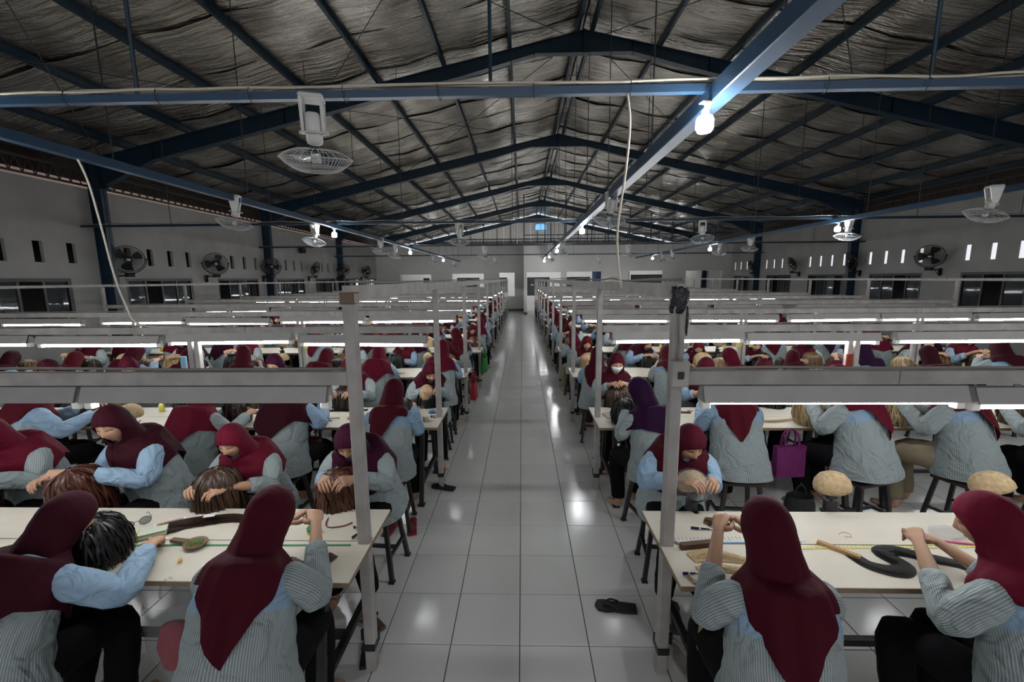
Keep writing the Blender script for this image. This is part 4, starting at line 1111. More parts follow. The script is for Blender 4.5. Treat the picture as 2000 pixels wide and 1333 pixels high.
def scarf_mesh(p, lod, style=0, mb=None, mi=0):
    own = mb is None
    mb = mb or MB()
    n = (54, 30, 16)[lod]
    HX, HYF, HYB, HZ = .088, .1005, .112, .128
    rings = []; gaps = []
    nz = (20, 12, 7)[lod]
    for j in range(nz+1):
        th = .10 + (2.70-.10)*j/nz
        z = HZ*math.cos(th); rr = math.sin(th)
        if th > PI/2: rr = max(rr, .93)                # hangs straight below the ears
        zz = (z+.028)/.081
        g = math.radians(58)*math.sqrt(max(0, 1-zz*zz)) if abs(zz) < 1 else 0.
        ring = []
        for k in range(n+1):
            ph = PI/2 + g + (2*PI-2*g)*k/n
            cs, sn = math.cos(ph), math.sin(ph)
            lo = max(0., -z)/.10
            tent = max(0., min(1., .55-1.3*sn))*lo
            x = HX*cs*rr*(1-.10*lo+.50*tent); y = (HYF*(1-.10*lo-.36*max(0, lo-.55)) if sn > 0 else HYB*(1+.10*lo+.14*tent))*sn*rr
            f = 1 + .016*math.sin(7*ph+z*14+style)*(.3+lo) + .02*max(0, sn)*(1 if g == 0 and z > .03 else 0)
            zo = z - .02*lo*max(0,-sn)
            ring.append(p.hc + p.hq @ Vector((x*f, y*f, zo)))
        # rim rolled inwards at the face opening
        if lod < 2:
            a = ring[0]; b = ring[-1]; c = p.hc + p.hq @ Vector((0,0,z))
            ring = [a.lerp(c, .085)] + ring + [b.lerp(c, .085)]
        rings.append(ring)
    m = len(rings[0])
    # closed drape in torso space
    r2 = random.Random(style*11+3); ox = (0, .22, -.28, .0)[style % 4]; pz = r2.uniform(0, 6)
    last = rings[-1]
    per = (5, 3, 2)[lod]
    cols = []
    for k in range(m):
        kk = k if lod == 2 else min(max(k-1, 0), n)
        ph = PI/2 + 2*PI*kk/n; cs, sn = math.cos(ph), math.sin(ph)
        tri = max(0., 1-abs(cs-ox)/(.80+abs(ox)*.4)) if sn < 0 else 0.
        fr = max(0., sn)
        wide = style in (0, 3)
        if style == 0: hem = (.31 - .17*tri) if sn < 0 else .31 - .09*fr
        elif style == 3: hem = (.33 - .06*tri) if sn < 0 else .33 - .05*fr
        else: hem = (.400 - .23*tri**1.1) if sn < 0 else .40 - .10*fr**1.5
        # long folds falling from the head, sharper towards the hem
        fo = .55*abs(math.sin(3.0*ph+pz)) + .30*abs(math.sin(5.5*ph+pz*2)) + .25*math.sin(11*ph) - .45
        fl = .024*fo
        def tp(d, a, b, up=0.):
            c, u = spine(p, d); fw = u.cross(Vector((1,0,0)))
            if fw.y < 0: fw = -fw
            c2 = math.copysign(abs(cs)**.94, cs); s2 = math.copysign(abs(sn)**.90, sn)
            return c + Vector((1,0,0))*(a*c2) + fw*(b*s2) + u*up
        T0 = last[k]
        if wide:
            T1 = tp(.462, .160+fl*.5, .110 if sn > 0 else .158+fl*.5, .014)
            T2 = tp(.415, .192+fl*.8, .145 if sn > 0 else .166+fl*.8, .010)
            T3 = tp((.40+hem)/2, .216+fl, .160+fl*.7 if sn > 0 else .176+fl)
            T4 = tp(hem, .222+fl*1.3, .170+fl*1.4 if sn > 0 else .176+fl*1.5)
        else:
            T1 = tp(.462, .146+fl*.5, .106 if sn > 0 else .146+fl*.5, .010)
            T2 = tp(.420, .164+fl*.7, .142 if sn > 0 else .158+fl*.7, .018)
            T3 = tp((.42+hem)/2, .164+fl, .160+fl*.7 if sn > 0 else .174+fl)
            T4 = tp(hem, .158+fl*1.3, .172+fl*1.4 if sn > 0 else .178+fl*1.5)
        cols.append(catmull([T0, T1, T2, T3, T4], per)[1:])
    for i in range(len(cols[0])): rings.append([cols[k][i] for k in range(m)])
    mb.rings(rings, mi, False)
    c = p.hc + p.hq @ Vector((0,0,HZ))
    top = mb.add([c], [], mi); base = top - len(rings)*m
    for k in range(m-1): mb.f.append((top, base+k+1, base+k)); mb.m.append(mi)
    return mb.mesh('headscarf', M_scarf, True) if own else None
def mask_mesh(p):
    mb = MB(); R = []
    for j in range(9):
        z = .000 - .098*j/8; ring = []
        for k in range(15):
            a = PI/2 + math.radians(62)*(1-2*k/14)
            th = math.acos(max(-1, min(1, z/.114))); x, y, zz = head_sculpt(math.sin(th)*math.cos(a), math.sin(th)*math.sin(a), z/.114)
            b = 1.06 + .05*math.sin(PI*j/8)*math.sin(PI*k/14)
            ring.append(p.hc + p.hq @ Vector((x*1.05, y*b+.004, z)))
        R.append(ring)
    mb.rings(R, 0, False); return mb.mesh('face_mask', M_mask, True)

POSES = [make_pose(20, 24, 0),
         make_pose(25, 30, 14, 0, armR=[(.21,.22,.79),(.06,.47,.93)], armL=[(-.20,.19,.78),(-.12,.44,.92)]),
         make_pose(29, 26, -18, 6, armR=[(.37,.24,.82),(.22,.50,.83)], armL=[(-.20,.20,.77),(-.08,.42,.86)]),     # one arm reaching
         make_pose(12, 14, 6, 0, armR=[(.205,.17,.79),(.09,.40,.97)], armL=[(-.205,.17,.79),(-.07,.40,.98)]),
         make_pose(22, 28, -16, -4, armR=[(.225,.19,.81),(.11,.44,.95)], armL=[(-.215,.23,.79),(-.05,.46,.94)]),
         make_pose(17, 20, 28, 3, armR=[(.215,.20,.78),(.16,.44,.86)], armL=[(-.21,.18,.79),(.0,.43,.90)])]
PM = {}
def pmesh(kind, i, lod, style=0):
    key = (kind, i, lod, style)
    if key not in PM:
        p = POSES[i]
        if kind == 'body': PM[key] = body_mesh(p, lod)
        elif kind == 'shirt': PM[key] = shirt_mesh(p, lod, sleeve_plain=style % 2 == 1, cuffL=(.95,.6,.35)[style//2], cuffR=(.95,.6,.45)[style//2])
        elif kind == 'trousers': PM[key] = trouser_mesh(p, lod)
        elif kind == 'scarf': PM[key] = scarf_mesh(p, lod, style)
        elif kind == 'mask': PM[key] = mask_mesh(p)
        elif kind == 'all':
            mb = MB(); body_mesh(p, 2, mb, 0); shirt_mesh(p, 2, mb, 1, style % 2 == 1); trouser_mesh(p, 2, mb, 2); scarf_mesh(p, 2, style, mb, 3)
            PM[key] = mb.mesh('person', [M_skin, M_shirt, M_trouserblack, M_scarf], True)
    return PM[key]
M_trouserblack = mat('black_trouser_cloth', (.006,.006,.007), .85, spec=.1)
SCARF = {'maroon': (.056,.0032,.010), 'dark maroon': (.033,.0028,.008), 'crimson': (.110,.005,.018), 'plum': (.036,.004,.017), 'dark purple': (.021,.004,.025), 'wine red': (.078,.005,.011)}
TROU = [(.005,.005,.006)]*5 + [(.02,.025,.05), (.26,.21,.14), (.05,.03,.03)]
def person(x, y, rz, label, pose, lod, style, sleeve, scarf, trou=(.01,.01,.012), mask=None, scale=1.0, z=0.):
    if lod == 2:
        o = mobj('person', pmesh('all', pose, 2, style), None, loc=(x,y,z), rot=(0,0,rz), scale=scale, color=scarf)
        return tag(o, label, 'person', 'seated wig makers')
    t = thing('person', label, 'person', (x,y,z), rz, 'seated wig makers', scale=scale)
    mobj('body', pmesh('body', pose, lod), t)
    mobj('shirt', pmesh('shirt', pose, lod, sleeve), t)
    mobj('trousers', pmesh('trousers', pose, lod), t, color=trou)
    mobj('headscarf', pmesh('scarf', pose, lod, style), t, color=scarf)
    if mask is not None: mobj('face_mask', pmesh('mask', pose, 0), t, color=mask)
    return t

# ================================================================ wigs and wig blocks
HAIR = {'dark brown': (.030,.014,.008), 'auburn': (.085,.022,.010), 'chestnut': (.060,.030,.014), 'blonde': (.60,.43,.22), 'black': (.009,.008,.008), 'light brown': (.17,.10,.045), 'golden brown': (.13,.062,.02)}
def wig_mesh(seed, L, lod, spread=1.0):
    """dome of hair over a block; origin at the block centre, crown up"""
    r2 = random.Random(seed); mb = MB(); n = (40, 14)[lod]
    R = []; prof = []
    for j in range(7): th = .12 + (PI/2-.12)*j/6; prof.append((math.sin(th), .105*math.cos(th)))
    for j in range(1, 7): prof.append((1.0+.10*spread*math.sin(j/6*2.2), -L*j/6))
    ph = [r2.uniform(0, 6.28) for _ in range(5)]
    for i, (f, z) in enumerate(prof):
        ring = []
        for k in range(n):
            a = 2*PI*k/n; u = i/len(prof)
            rp = 1 + .035*u*math.sin(7*a+ph[0]) + .03*u*math.sin(13*a+ph[1]+u*3) + .03*math.sin(2*a+ph[2])
            zz = z - .03*u*u*math.sin(3*a+ph[3]) if i > 6 else z
            ring.append((f*.090*rp*math.cos(a), f*.106*rp*math.sin(a), zz))
        R.append(ring)
    mb.rings(R, 0, True, True, False)
    if lod == 0:
        for s in range(420):
            a = r2.uniform(0, 2*PI); th0 = r2.uniform(.1, 1.2); w = r2.uniform(.003,.007); pts = []
            k = r2.uniform(1.0, 1.2); ln = L*r2.uniform(.7, 1.25); tw = r2.uniform(-.5,.5); rl = r2.uniform(-.9,.9); sp = r2.uniform(.0,.2)*spread
            for i in range(9):
                u = i/8
                if u < .5:
                    th = th0 + (PI/2-th0)*u*2; f, z = math.sin(th), .107*math.cos(th)
                else: f, z = 1+sp*math.sin((u-.5)*2*2.4), -ln*(u-.5)*2
                aa = a+tw*u
                pts.append(Vector((f*.093*k*math.cos(aa), f*.109*k*math.sin(aa), z)))
            vs = []
            for i, P in enumerate(pts):
                sd = (Vector((-math.sin(a), math.cos(a), 0))*math.cos(rl) + Vector((math.cos(a), math.sin(a), .3))*math.sin(rl))*w*(1 if i < 7 else .5); vs += [P-sd, P+sd]
            mb.add(vs, [(2*i, 2*i+1, 2*i+3, 2*i+2) for i in range(8)])
    return mb.mesh('wig', M_hair, True)
WIG = {}
def wig(x, y, z, rz, tilt, label, hair, seed=1, L=.20, lod=0, spread=1.0, group='wigs being worked on', sc=1.0):
    key = (seed % 4, round(L,2), lod)
    if key not in WIG: WIG[key] = wig_mesh(seed % 4 + 1, L, lod, spread)
    o = mobj('wig', WIG[key], None, loc=(x,y,z), rot=(tilt, 0, rz), scale=(1.15*sc,1.1*sc,1.05*sc), color=HAIR[hair])
    return tag(o, label, 'wig', group)
def block_meshes():
    d = {}
    mb = MB(); mb.lathe([(0,.098),(.03,.095),(.058,.078),(.078,.045),(.085,.01),(.083,-.018),(.072,-.03),(0,-.032)], 24, sx=1.0, sy=1.28); d['dome'] = mb.mesh('block', M_cork, True)
    mb = MB(); mb.box(-.032,.032,-.036,.036,-.042,-.031); d['plate'] = mb.mesh('socket_plate', M_darksteel)
    return d
BK = block_meshes()
mb = MB(); mb.tube([(0,0,0),(0,0,.075)], .009, 8); mb.box(-.018,.018,-.03,.03,-.05,.012); mb.box(-.016,.016,-.055,.045,-.062,-.046); mb.tube([(0,0,-.02),(.11,.01,-.01)], .005, 6); mb.box(-.02,.02,-.022,.022,.03,.06)
BK['clamp'] = mb.mesh('clamp', M_darksteel)
def wig_block(x, y, z, rz, tilt, label, edge=0., lod=0):
    """cork block on a clamp; z of the table top; edge<0 clamps the near edge"""
    t = thing('wig_block', label, 'wig block', (x,y,z), rz, 'wig blocks clamped to the tables')
    mobj('clamp', BK['clamp'], t, loc=(0,0,.046))
    q = Quaternion((1,0,0), tilt); b_ = Vector((0,0,.145))
    o = mobj('block', BK['dome'], t); o.rotation_mode = 'QUATERNION'; o.rotation_quaternion = q; o.location = b_; o.scale = (.9,.9,.9)
    mobj('socket_plate', BK['plate'], o)
    return t
# ================================================================ who sits where
OFF_F, OFF_N = .79, .64
WOFF = .385
def seat_x(bank, i):
    x0, s = BANK[bank]; return x0 + s*(.30 + .865*i)
people_n = 0
def place(bank, row, i, far, x=None, pose=0, style=0, sleeve=0, sc='maroon', trou=(.005,.005,.006), mask=None, scale=1.0, drz=0., hair='dark brown', wigL=.2, has_wig=True, desc=None, dy=0., lod=None, dz=0.):
    global people_n
    x = seat_x(bank, i) if x is None else x
    sd = 1 if far else -1
    y = ROWS[row] + sd*((OFF_F if far else OFF_N)+dy); rz = (PI if far else 0.) + drz
    if lod is None: lod = 0 if row <= 2 else (1 if row <= 6 else 2)
    where = '%s from aisle, %s row, %s bank' % (ORD[i+1], ORD[row], BN[bank])
    if desc is None:
        lab = 'person in %s headscarf %s, %s' % (sc, ('and face mask' if mask else 'facing the camera') if far else 'with back to camera', where)
    else: lab = desc
    person(x, y, rz, lab, pose, lod, style, sleeve, SCARF[sc], trou, mask, scale, dz)
    people_n += 1
    if row <= 9:
        stool(x - .02*math.sin(rz), y-sd*-.02, rz + rnd.uniform(-.2,.2), 'dark stool under the %s worker %s' % ('camera-facing' if far else 'back-turned', where), row > 4)
    if has_wig and row <= 9:
        wo = WOFF if far else .19; wz = .855 if far else .905
        if not far: wigL = .15
        hx = x - math.sin(rz)*((OFF_F if far else OFF_N)-wo); hy = ROWS[row] + sd*wo
        if far or row <= 3:
            wig(hx, hy, wz, rz, rnd.uniform(-.25,.1), '%s wig before the %s worker, %s' % (hair, 'camera-facing' if far else 'back-turned', where), hair, rnd.randint(0, 50), wigL, 0 if row <= 3 else 1, sc=1.0 if far else .84)
            if row <= 4 and far:
                t = thing('wig_clamp', 'black clamp holding the wig of the %s worker, %s' % ('camera-facing' if far else 'back-turned', where), 'clamp', (hx, ROWS[row]+sd*.33, .75), rz, 'wig clamps')
                mobj('clamp', BK['clamp'], t)
K = (.005,.005,.006)
WHITE = (.72,.78,.74); BLK = (.012,.012,.013)
# ---- first row, seen closest
place('L',1,0,False, x=-1.09, pose=4, style=1, sc='maroon', sleeve=2, scale=1.0, has_wig=False, desc='person in long maroon headscarf, back to camera, nearest the aisle on the left', dy=-.02)
place('L',1,1,False, x=-2.10, pose=2, style=0, sc='dark maroon', sleeve=1, scale=.98, drz=-.12, hair='black', desc='person in dark maroon headscarf leaning over and reaching right across the front left table', dy=-.03)
place('L',1,0,True, x=-1.08, pose=1, style=0, sc='plum', sleeve=0, hair='auburn', wigL=.17, desc='person in plum headscarf bent over an auburn wig beside the front left post', drz=-.10)
place('L',1,1,True, x=-1.88, pose=0, style=0, sc='crimson', sleeve=4, hair='chestnut', wigL=.22, desc='person in crimson headscarf bent over a brown wig, middle of the front left three', scale=.96)
place('L',1,2,True, x=-2.63, pose=5, style=0, sc='dark maroon', sleeve=3, hair='auburn', wigL=.2, desc='person in dark maroon headscarf and blue sleeves working on a red-brown wig', drz=-.35, scale=1.04)
place('L',1,3,True, x=-3.5, pose=0, style=0, sc='crimson', sleeve=0, hair='dark brown')
place('R',1,0,False, x=.94, pose=3, style=2, sc='maroon', sleeve=4, scale=.99, has_wig=False, desc='person in long maroon headscarf, back to camera, nearest the aisle on the right')
place('R',1,1,False, x=1.90, pose=5, style=1, sc='crimson', sleeve=4, scale=1.0, has_wig=False, drz=.25, desc='person in crimson headscarf at right picture edge twisting black hair', dy=-.02)
place('R',1,0,True, x=1.04, pose=1, style=0, sc='maroon', sleeve=3, has_wig=False, desc='person in maroon headscarf stitching a net cap on a block beside the front right post', drz=-.1)
# ---- second row
place('L',2,0,False, x=-1.14, pose=0, style=2, sc='maroon', sleeve=1, hair='dark brown')
place('L',2,1,False, x=-2.06, pose=4, style=0, sc='dark maroon', sleeve=1, scale=1.08, hair='black', drz=-.2)
place('L',2,2,False, x=-2.84, pose=5, style=0, sc='crimson', sleeve=0, hair='dark brown', drz=-.25)
place('L',2,4,False, x=-4.32, pose=5, style=1, sc='wine red', sleeve=1, hair='chestnut', drz=-.5, scale=1.05)
place('R',2,0,False, x=1.10, pose=5, style=3, sc='dark purple', sleeve=0, hair='black', drz=.35)
place('R',2,1,False, x=1.78, pose=0, style=2, sc='wine red', sleeve=1, hair='dark brown', scale=1.05)
place('R',2,2,False, x=2.80, pose=5, style=1, sc='crimson', sleeve=0, hair='blonde', drz=.4, scale=1.08, trou=K)
place('R',2,3,False, x=3.62, pose=5, style=1, sc='wine red', sleeve=0, hair='blonde', drz=.45, scale=1.08, trou=(.26,.21,.14))
place('R',2,4,False, x=4.5, pose=0, style=0, sc='maroon', sleeve=0, hair='light brown')
place('R',2,0,True, x=1.06, pose=3, style=0, sc='maroon', sleeve=0, mask=WHITE, hair='chestnut', wigL=.2, drz=-.1, desc='person in maroon headscarf and white face mask combing a chestnut wig by the aisle')
place('R',2,1,True, x=2.0, pose=0, style=0, sc='maroon', sleeve=5, hair='black', wigL=.2)
place('R',2,3,True, x=3.35, pose=1, style=1, sc='crimson', sleeve=5, hair='light brown', wigL=.16)
place('R',2,2,True, x=2.62, pose=4, style=0, sc='maroon', sleeve=1, hair='black')
for i, xx in ((0,None),(1,None),(2,None),(3,None),(4,None),(5,None)):
    place('L',2,i,True, pose=[1,0,3,4,5,0][i], style=i % 4, sc=['maroon','wine red','plum','crimson','maroon','dark maroon'][i], sleeve=[0,4,1,2,5,1][i], hair=['black','dark brown','chestnut','black','light brown','auburn'][i], drz=rnd.uniform(-.2,.2))
# ---- the rest of the hall
sck = ['maroon']*6 + ['wine red']*4 + ['crimson']*3 + ['dark maroon']*4 + ['plum']*2 + ['dark purple']
hk = ['black','dark brown','dark brown','chestnut','blonde','light brown','auburn','golden brown','black','blonde']
vac = []
for row in range(3, 13):
    for bank in 'LR':
        for i in range(8):
            for far in (False, True):
                x = seat_x(bank, i) + rnd.uniform(-.06,.06); y = ROWS[row] + (OFF_F if far else -OFF_N)
                pp = px_of(x, y, 1.1)
                r_ = (rnd.random(), rnd.randrange(6), rnd.randrange(4), rnd.randrange(6), rnd.choice(sck), rnd.choice(TROU), rnd.random(), rnd.uniform(.95,1.06), rnd.uniform(-.3,.3), rnd.choice(hk), rnd.choice([.14,.18,.22,.26]))
                if row == 12 and far and bank == 'R': continue
                if pp is None or not (-90 < pp[0] < 2090): continue
                if r_[0] > .88 and not (i == 0): vac.append((bank,row,i,far,x)); continue
                place(bank, row, i, far, x, pose=r_[1], style=r_[2], sleeve=r_[3], sc=r_[4], trou=r_[5],
                      mask=((WHITE if r_[6] < .10 else BLK) if r_[6] < .16 and far and row <= 6 else None), scale=r_[7]*.985, drz=r_[8], hair=r_[9], wigL=r_[10])
# ---- bare cork blocks clamped at free places
def free_block(bank, row, i, far, x, tilt, rz=0., lab=None):
    sd = 1 if far else -1
    wig_block(x, ROWS[row]+sd*.33, .75, rz, tilt, lab or 'bare cork wig block on the %s edge, %s from aisle, %s row, %s bank' % ('far' if far else 'near', ORD[i+1], ORD[row], BN[bank]))
free_block('R',1,0,True, .99, -.45, .3, 'cork wig block under a net cap beside the front right post')
free_block('R',1,1,True, 1.79, -.12, 1.45, 'bare cork wig block upright on the front right table, nearer the aisle')
free_block('R',1,2,True, 2.69, -.5, .75, 'bare cork wig block tipped over on the front right table, far from aisle')
free_block('L',2,3,False, -3.62, .15, 1.7, 'bare cork wig block on the second left table between two back-turned workers')
free_block('L',2,0,True, -1.02, 1.25, .2, 'round cork wig block lying on its side near the second left table end')
free_block('L',3,0,True, -1.45, -.9, .2, 'round cork wig block standing on the third left table')
free_block('R',2,4,True, 4.2, .5, .2, 'bare cork wig block tipped towards the camera on the second right table')
for (b, r, i, fr, x) in vac:
    if r <= 6: free_block(b, r, i, fr, x, rnd.uniform(-.6,.6), rnd.uniform(0,3))
print('PEOPLE', people_n)
# ================================================================ small things on the tables
ZS = ZT + .0015
def hair_bundle(name, label, pts, w, col, seed=0, n=70, flat=.35, z=ZS, spread=.0, curl=.006):
    """a lock of loose hair lying along pts: many thin ribbons"""
    r2 = random.Random(seed); P = catmull([Vector((a, b, 0)) for a, b in pts], 6); N = len(P); mb = MB()
    for s in range(n):
        o = r2.uniform(-1, 1); h = r2.uniform(0, 1)*(1-abs(o))*flat; ww = r2.uniform(.0012,.003); vs = []; ph = r2.uniform(0, 6.28); e0 = r2.uniform(0,.08); e1 = 1-r2.uniform(0,.16)
        idx = [i for i in range(N) if e0 <= i/(N-1) <= e1]
        for i in idx:
            u = i/(N-1); t = (P[min(i+1,N-1)]-P[max(i-1,0)]).normalized(); sd = Vector((-t.y, t.x, 0))
            wd = w*(.75+.5*math.sin(PI*min(1,u*1.1)) + spread*u)
            c = P[i] + sd*(o*wd*.5 + curl*math.sin(u*7+ph)); zz = z + .002 + h*w*.6*math.sin(PI*min(1, max(.05, u)))
            vs += [Vector((c.x,c.y,zz))-sd*ww, Vector((c.x,c.y,zz))+sd*ww]
        mb.add(vs, [(2*i,2*i+1,2*i+3,2*i+2) for i in range(len(idx)-1)])
    o = mb.build(name, M_hair, color=HAIR[col]); return tag(o, label, 'hair', 'loose hair on the tables')
def glasses(x, y, rz, label):
    t = thing('eyeglasses', label, 'eyeglasses', (x, y, ZS+.018), rz, 'eyeglasses on the front left table')
    mb = MB()
    for s in (-1, 1): mb.tube([(s*.036+.026*math.cos(a), 0.0, .022*math.sin(a)+.005) for a in [2*PI*k/20 for k in range(20)]], .0016, 5, closed=True)
    mb.tube([(-.011,0,.012),(0,-.002,.015),(.011,0,.012)], .0016, 5); mb.build('rim', M_darksteel, t, smooth=True)
    for s in (-1, 1):
        m2 = MB(); m2.tube([(s*.062,0,.012),(s*.066,.01,.012),(s*.064,.09,.010),(s*.06,.125,-.012)], .0016, 5); m2.build('temple', M_darksteel, t, smooth=True)
        m2 = MB(); m2.lathe([(.025,0),(.025,.0008)], 16, (s*.036,0,.005), (0,1,0), sy=.85); m2.build('lens', M_glass, t)
def clip(x, y, rz, label, col=(.01,.01,.02), L=.07):
    t = thing('hair_clip', label, 'hair clip', (x, y, ZS), rz, 'hair clips on the tables')
    mb = MB(); mb.beam((-L*.5,0,.006),(L*.5,0,.004),.008,.005, r1=.4); mb.build('jaw', M_shine, t, color=col)
    mb = MB(); mb.beam((-L*.5,0,.014),(L*.3,0,.009),.008,.004, r1=.5); mb.build('jaw', M_shine, t, color=col)
    mb = MB(); mb.lathe([(.006,-.006),(.006,.006)], 8, (-L*.12,0,.009), (0,1,0)); mb.build('spring', M_metal, t)
def stick(name, label, a, b, r, col, cat, z=ZS, flatw=None):
    mb = MB(); A = Vector((*a, z+r)); B = Vector((*b, z+r))
    if flatw: mb.beam(A, B, flatw, r*2)
    else: mb.tube([A, A.lerp(B,.5), B], r, 8)
    return tag(mb.build(name, M_any, color=col), label, cat)
def strip_tape(name, label, a, b, w, col, ticks, cat='measuring tape'):
    A = Vector((*a, ZS+.0008)); B = Vector((*b, ZS+.0008)); d = B-A; rz = math.atan2(d.y, d.x)
    t = thing(name, label, cat, tuple(A), rz)
    mb = MB(); mb.box(0, d.length, -w/2, w/2, -.0006, .0006); mb.build('strip', M_any, t, color=col)
    if ticks:
        mb = MB(); k = 0; x = .01
        while x < d.length-.01:
            h = w*(.75 if k % 5 == 0 else .4); mb.box(x-.0012, x+.0012, w/2-h, w/2, .0006, .0010); x += .02; k += 1
        o = mb.build('scale_mark', M_darksteel, t); o['kind'] = 'stuff'
def crumple(name, label, x, y, z, sx, sy, sz, m, cat, col=(.8,.8,.8), seed=0, rz=0., rough=.35, n=14, group=None):
    r2 = random.Random(seed); mb = MB(); R = []; m_ = 9
    for i in range(m_+1):
        th = PI*i/m_; ring = []
        for k in range(n):
            a = 2*PI*k/n; d = Vector((math.sin(th)*math.cos(a), math.sin(th)*math.sin(a), math.cos(th)))
            f = 1 + rough*mnoise.noise(d*2.3+Vector((seed*3.1,0,0))) + rough*.5*mnoise.noise(d*5.1+Vector((0,seed*1.7,0)))
            ring.append((d.x*sx*f, d.y*sy*f, max(0., sz+d.z*sz*f)))
        R.append(ring)
    mb.rings(R, 0, True, False, False)
    o = mb.build(name, m, None, smooth=True, loc=(x,y,z), rot=(0,0,rz), color=col); return tag(o, label, cat, group)
# --- front left table
glasses(-2.43, 2.12, .75, 'dark thin-rimmed eyeglasses lying folded open, left of the other pair')
glasses(-2.14, 2.11, .9, 'dark thin-rimmed eyeglasses beside the clear plastic box')
crumple('crumpled_paper', 'crumpled white tissue paper on the front left table', -2.25, 2.0, ZS, .085, .05, .03, M_any, 'paper', (.72,.74,.76), 4, .2, .5)
t = thing('plastic_box', 'clear greenish plastic box with a rubber band on the front left table', 'plastic box', (-2.03, 2.0, ZS), .55)
mb = MB(); mb.cbox(-.12,.12,-.032,.032,0,.028,.006); mb.build('box', M_shine, t, color=(.48,.52,.36))
mb = MB(); mb.cbox(-.122,.122,-.034,.034,.028,.033,.002); mb.build('lid', M_shine, t, color=(.58,.62,.48))
mb = MB(); mb.box(-.002,.002,-.036,.036,-.0,.035); mb.build('rubber_band', M_any, t, color=(.6,.42,.08))
t = thing('photo_card', 'small photo card with a white border on the front left table', 'card', (-1.99, 2.15, ZS), .6)
mb = MB(); mb.box(-.07,.07,-.035,.035,0,.0012); mb.build('card', M_any, t, color=(.75,.72,.66))
mb = MB(); mb.box(-.06,.06,-.027,.027,.0012,.0016); mb.build('print', M_any, t, color=(.45,.27,.18))
mb = MB(); mb.lathe([(0,0),(.012,.002),(.021,.012),(.023,.022),(.020,.034),(.011,.043),(0,.045)], 16); tag(mb.build('blue_ball', M_any, loc=(-2.05,1.895,ZS), smooth=True, color=(.03,.06,.20)), 'small dark blue ball beside the wig on the front left table', 'ball')
t = thing('paper_plate', 'pale round tray at the left end of the front left table', 'tray', (-2.42, 1.95, ZS), .4)
mb = MB(); mb.lathe([(.10,0),(.14,.012),(.145,.014),(.14,.016),(.10,.004),(0,.004)], 28, sx=1.2, sy=.8); mb.build('tray', M_any, t, smooth=True, color=(.62,.62,.58))
mb = MB(); mb.tube([(.155*1.08*math.cos(a), .118*math.sin(a), .018) for a in [.2+PI*1.1*k/16 for k in range(17)]], .006, 6); mb.build('hoop', M_any, t, smooth=True, color=(.40,.43,.42))
hair_bundle('hair_bundle', 'dark brown hair hank with a white tag on the front left table', [(-2.02,2.08),(-1.92,2.13),(-1.80,2.17),(-1.66,2.20),(-1.55,2.17)], .085, 'dark brown', 3, 150, spread=-.3, curl=.014)
hair_bundle('hair_bundle', 'short dark brown hair lock in front of the tagged hank', [(-1.99,2.03),(-1.93,2.07),(-1.85,2.12)], .045, 'dark brown', 5, 50)
mb = MB(); mb.box(-.028,.028,-.014,.014,0,.002); tag(mb.build('paper_tag', M_any, loc=(-1.77,2.165,ZS+.035), rot=(0,0,.25), color=(.8,.8,.8)), 'small white paper tag on the dark hair hank', 'tag')
t = thing('wooden_spoon', 'wooden spoon-shaped dish of green beads on the front left table', 'dish', (-1.68, 1.945, ZS), 2.95)
mb = MB(); mb.lathe([(.028,0),(.045,.010),(.052,.022),(.046,.024),(.036,.014),(0,.012)], 20, sx=1.15); mb.build('bowl', M_any, t, smooth=True, color=(.16,.10,.06))
mb = MB(); mb.beam((.05,0,.018),(.15,0,.016),.028,.014,r1=.9); mb.build('handle', M_any, t, color=(.13,.08,.045))
r2 = random.Random(9); mb = MB()
for q in range(90):
    a = r2.uniform(0,6.28); rr = .038*math.sqrt(r2.random()); mb.lathe([(0,-.003),(.003,0),(0,.003)], 5, (rr*math.cos(a)*1.1, rr*math.sin(a), .016+r2.uniform(0,.008)))
o = mb.build('beads', M_shine, t, color=(.09,.26,.03)); o['kind'] = 'stuff'
clip(-1.79, 1.82, -1.0, 'black hair clip left of the yellow cap on the front left table', L=.075)
mb = MB(); mb.lathe([(.006,0),(.0085,.004),(.008,.016),(.003,.034),(0,.036)], 10); tag(mb.build('glue_cap', M_any, loc=(-1.67,1.835,ZS+.008), rot=(1.45,0,.5), color=(.62,.38,.03), smooth=True), 'small yellow nozzle cap lying on the front left table', 'cap')
strip_tape('green_tape', 'green tape strip along the seam of the front left table', (-2.15,1.945), (-.885,1.962), .012, (.02,.26,.10), True)
t = thing('round_tin', 'round yellow tin with a green lid on the front left table', 'tin', (-1.13, 2.07, ZS))
mb = MB(); mb.lathe([(.030,0),(.032,.002),(.032,.018),(.030,.020)], 24); mb.build('tin', M_shine, t, smooth=False, color=(.62,.48,.05))
mb = MB(); mb.lathe([(.0335,.018),(.0335,.030),(.031,.033),(0,.033)], 24); mb.build('lid', M_shine, t, color=(.02,.22,.06))
mb = MB(); mb.tube(catmull([(-.07,.06,.004),(-.055,0,.004),(-.02,-.03,.004),(.05,-.015,.004),(.085,.02,.004)],5), .0035, 6); tag(mb.build('hair_band', M_any, loc=(-1.04,2.14,ZS), color=(.12,.012,.015), smooth=True), 'curved dark red band at the aisle end of the front left table', 'hair band')
clip(-.875, 2.06, 1.2, 'black hair clip by the front left post, upper one', L=.11); clip(-.895, 2.09, -.5, 'black hair clip by the front left post, crossing the other', L=.07)
hair_bundle('hair_bundle', 'loose tail of brown hair below the worker hand, front left table', [(-1.16,1.86),(-1.08,1.80),(-1.00,1.80),(-.93,1.90)], .05, 'chestnut', 11, 80, spread=.5)
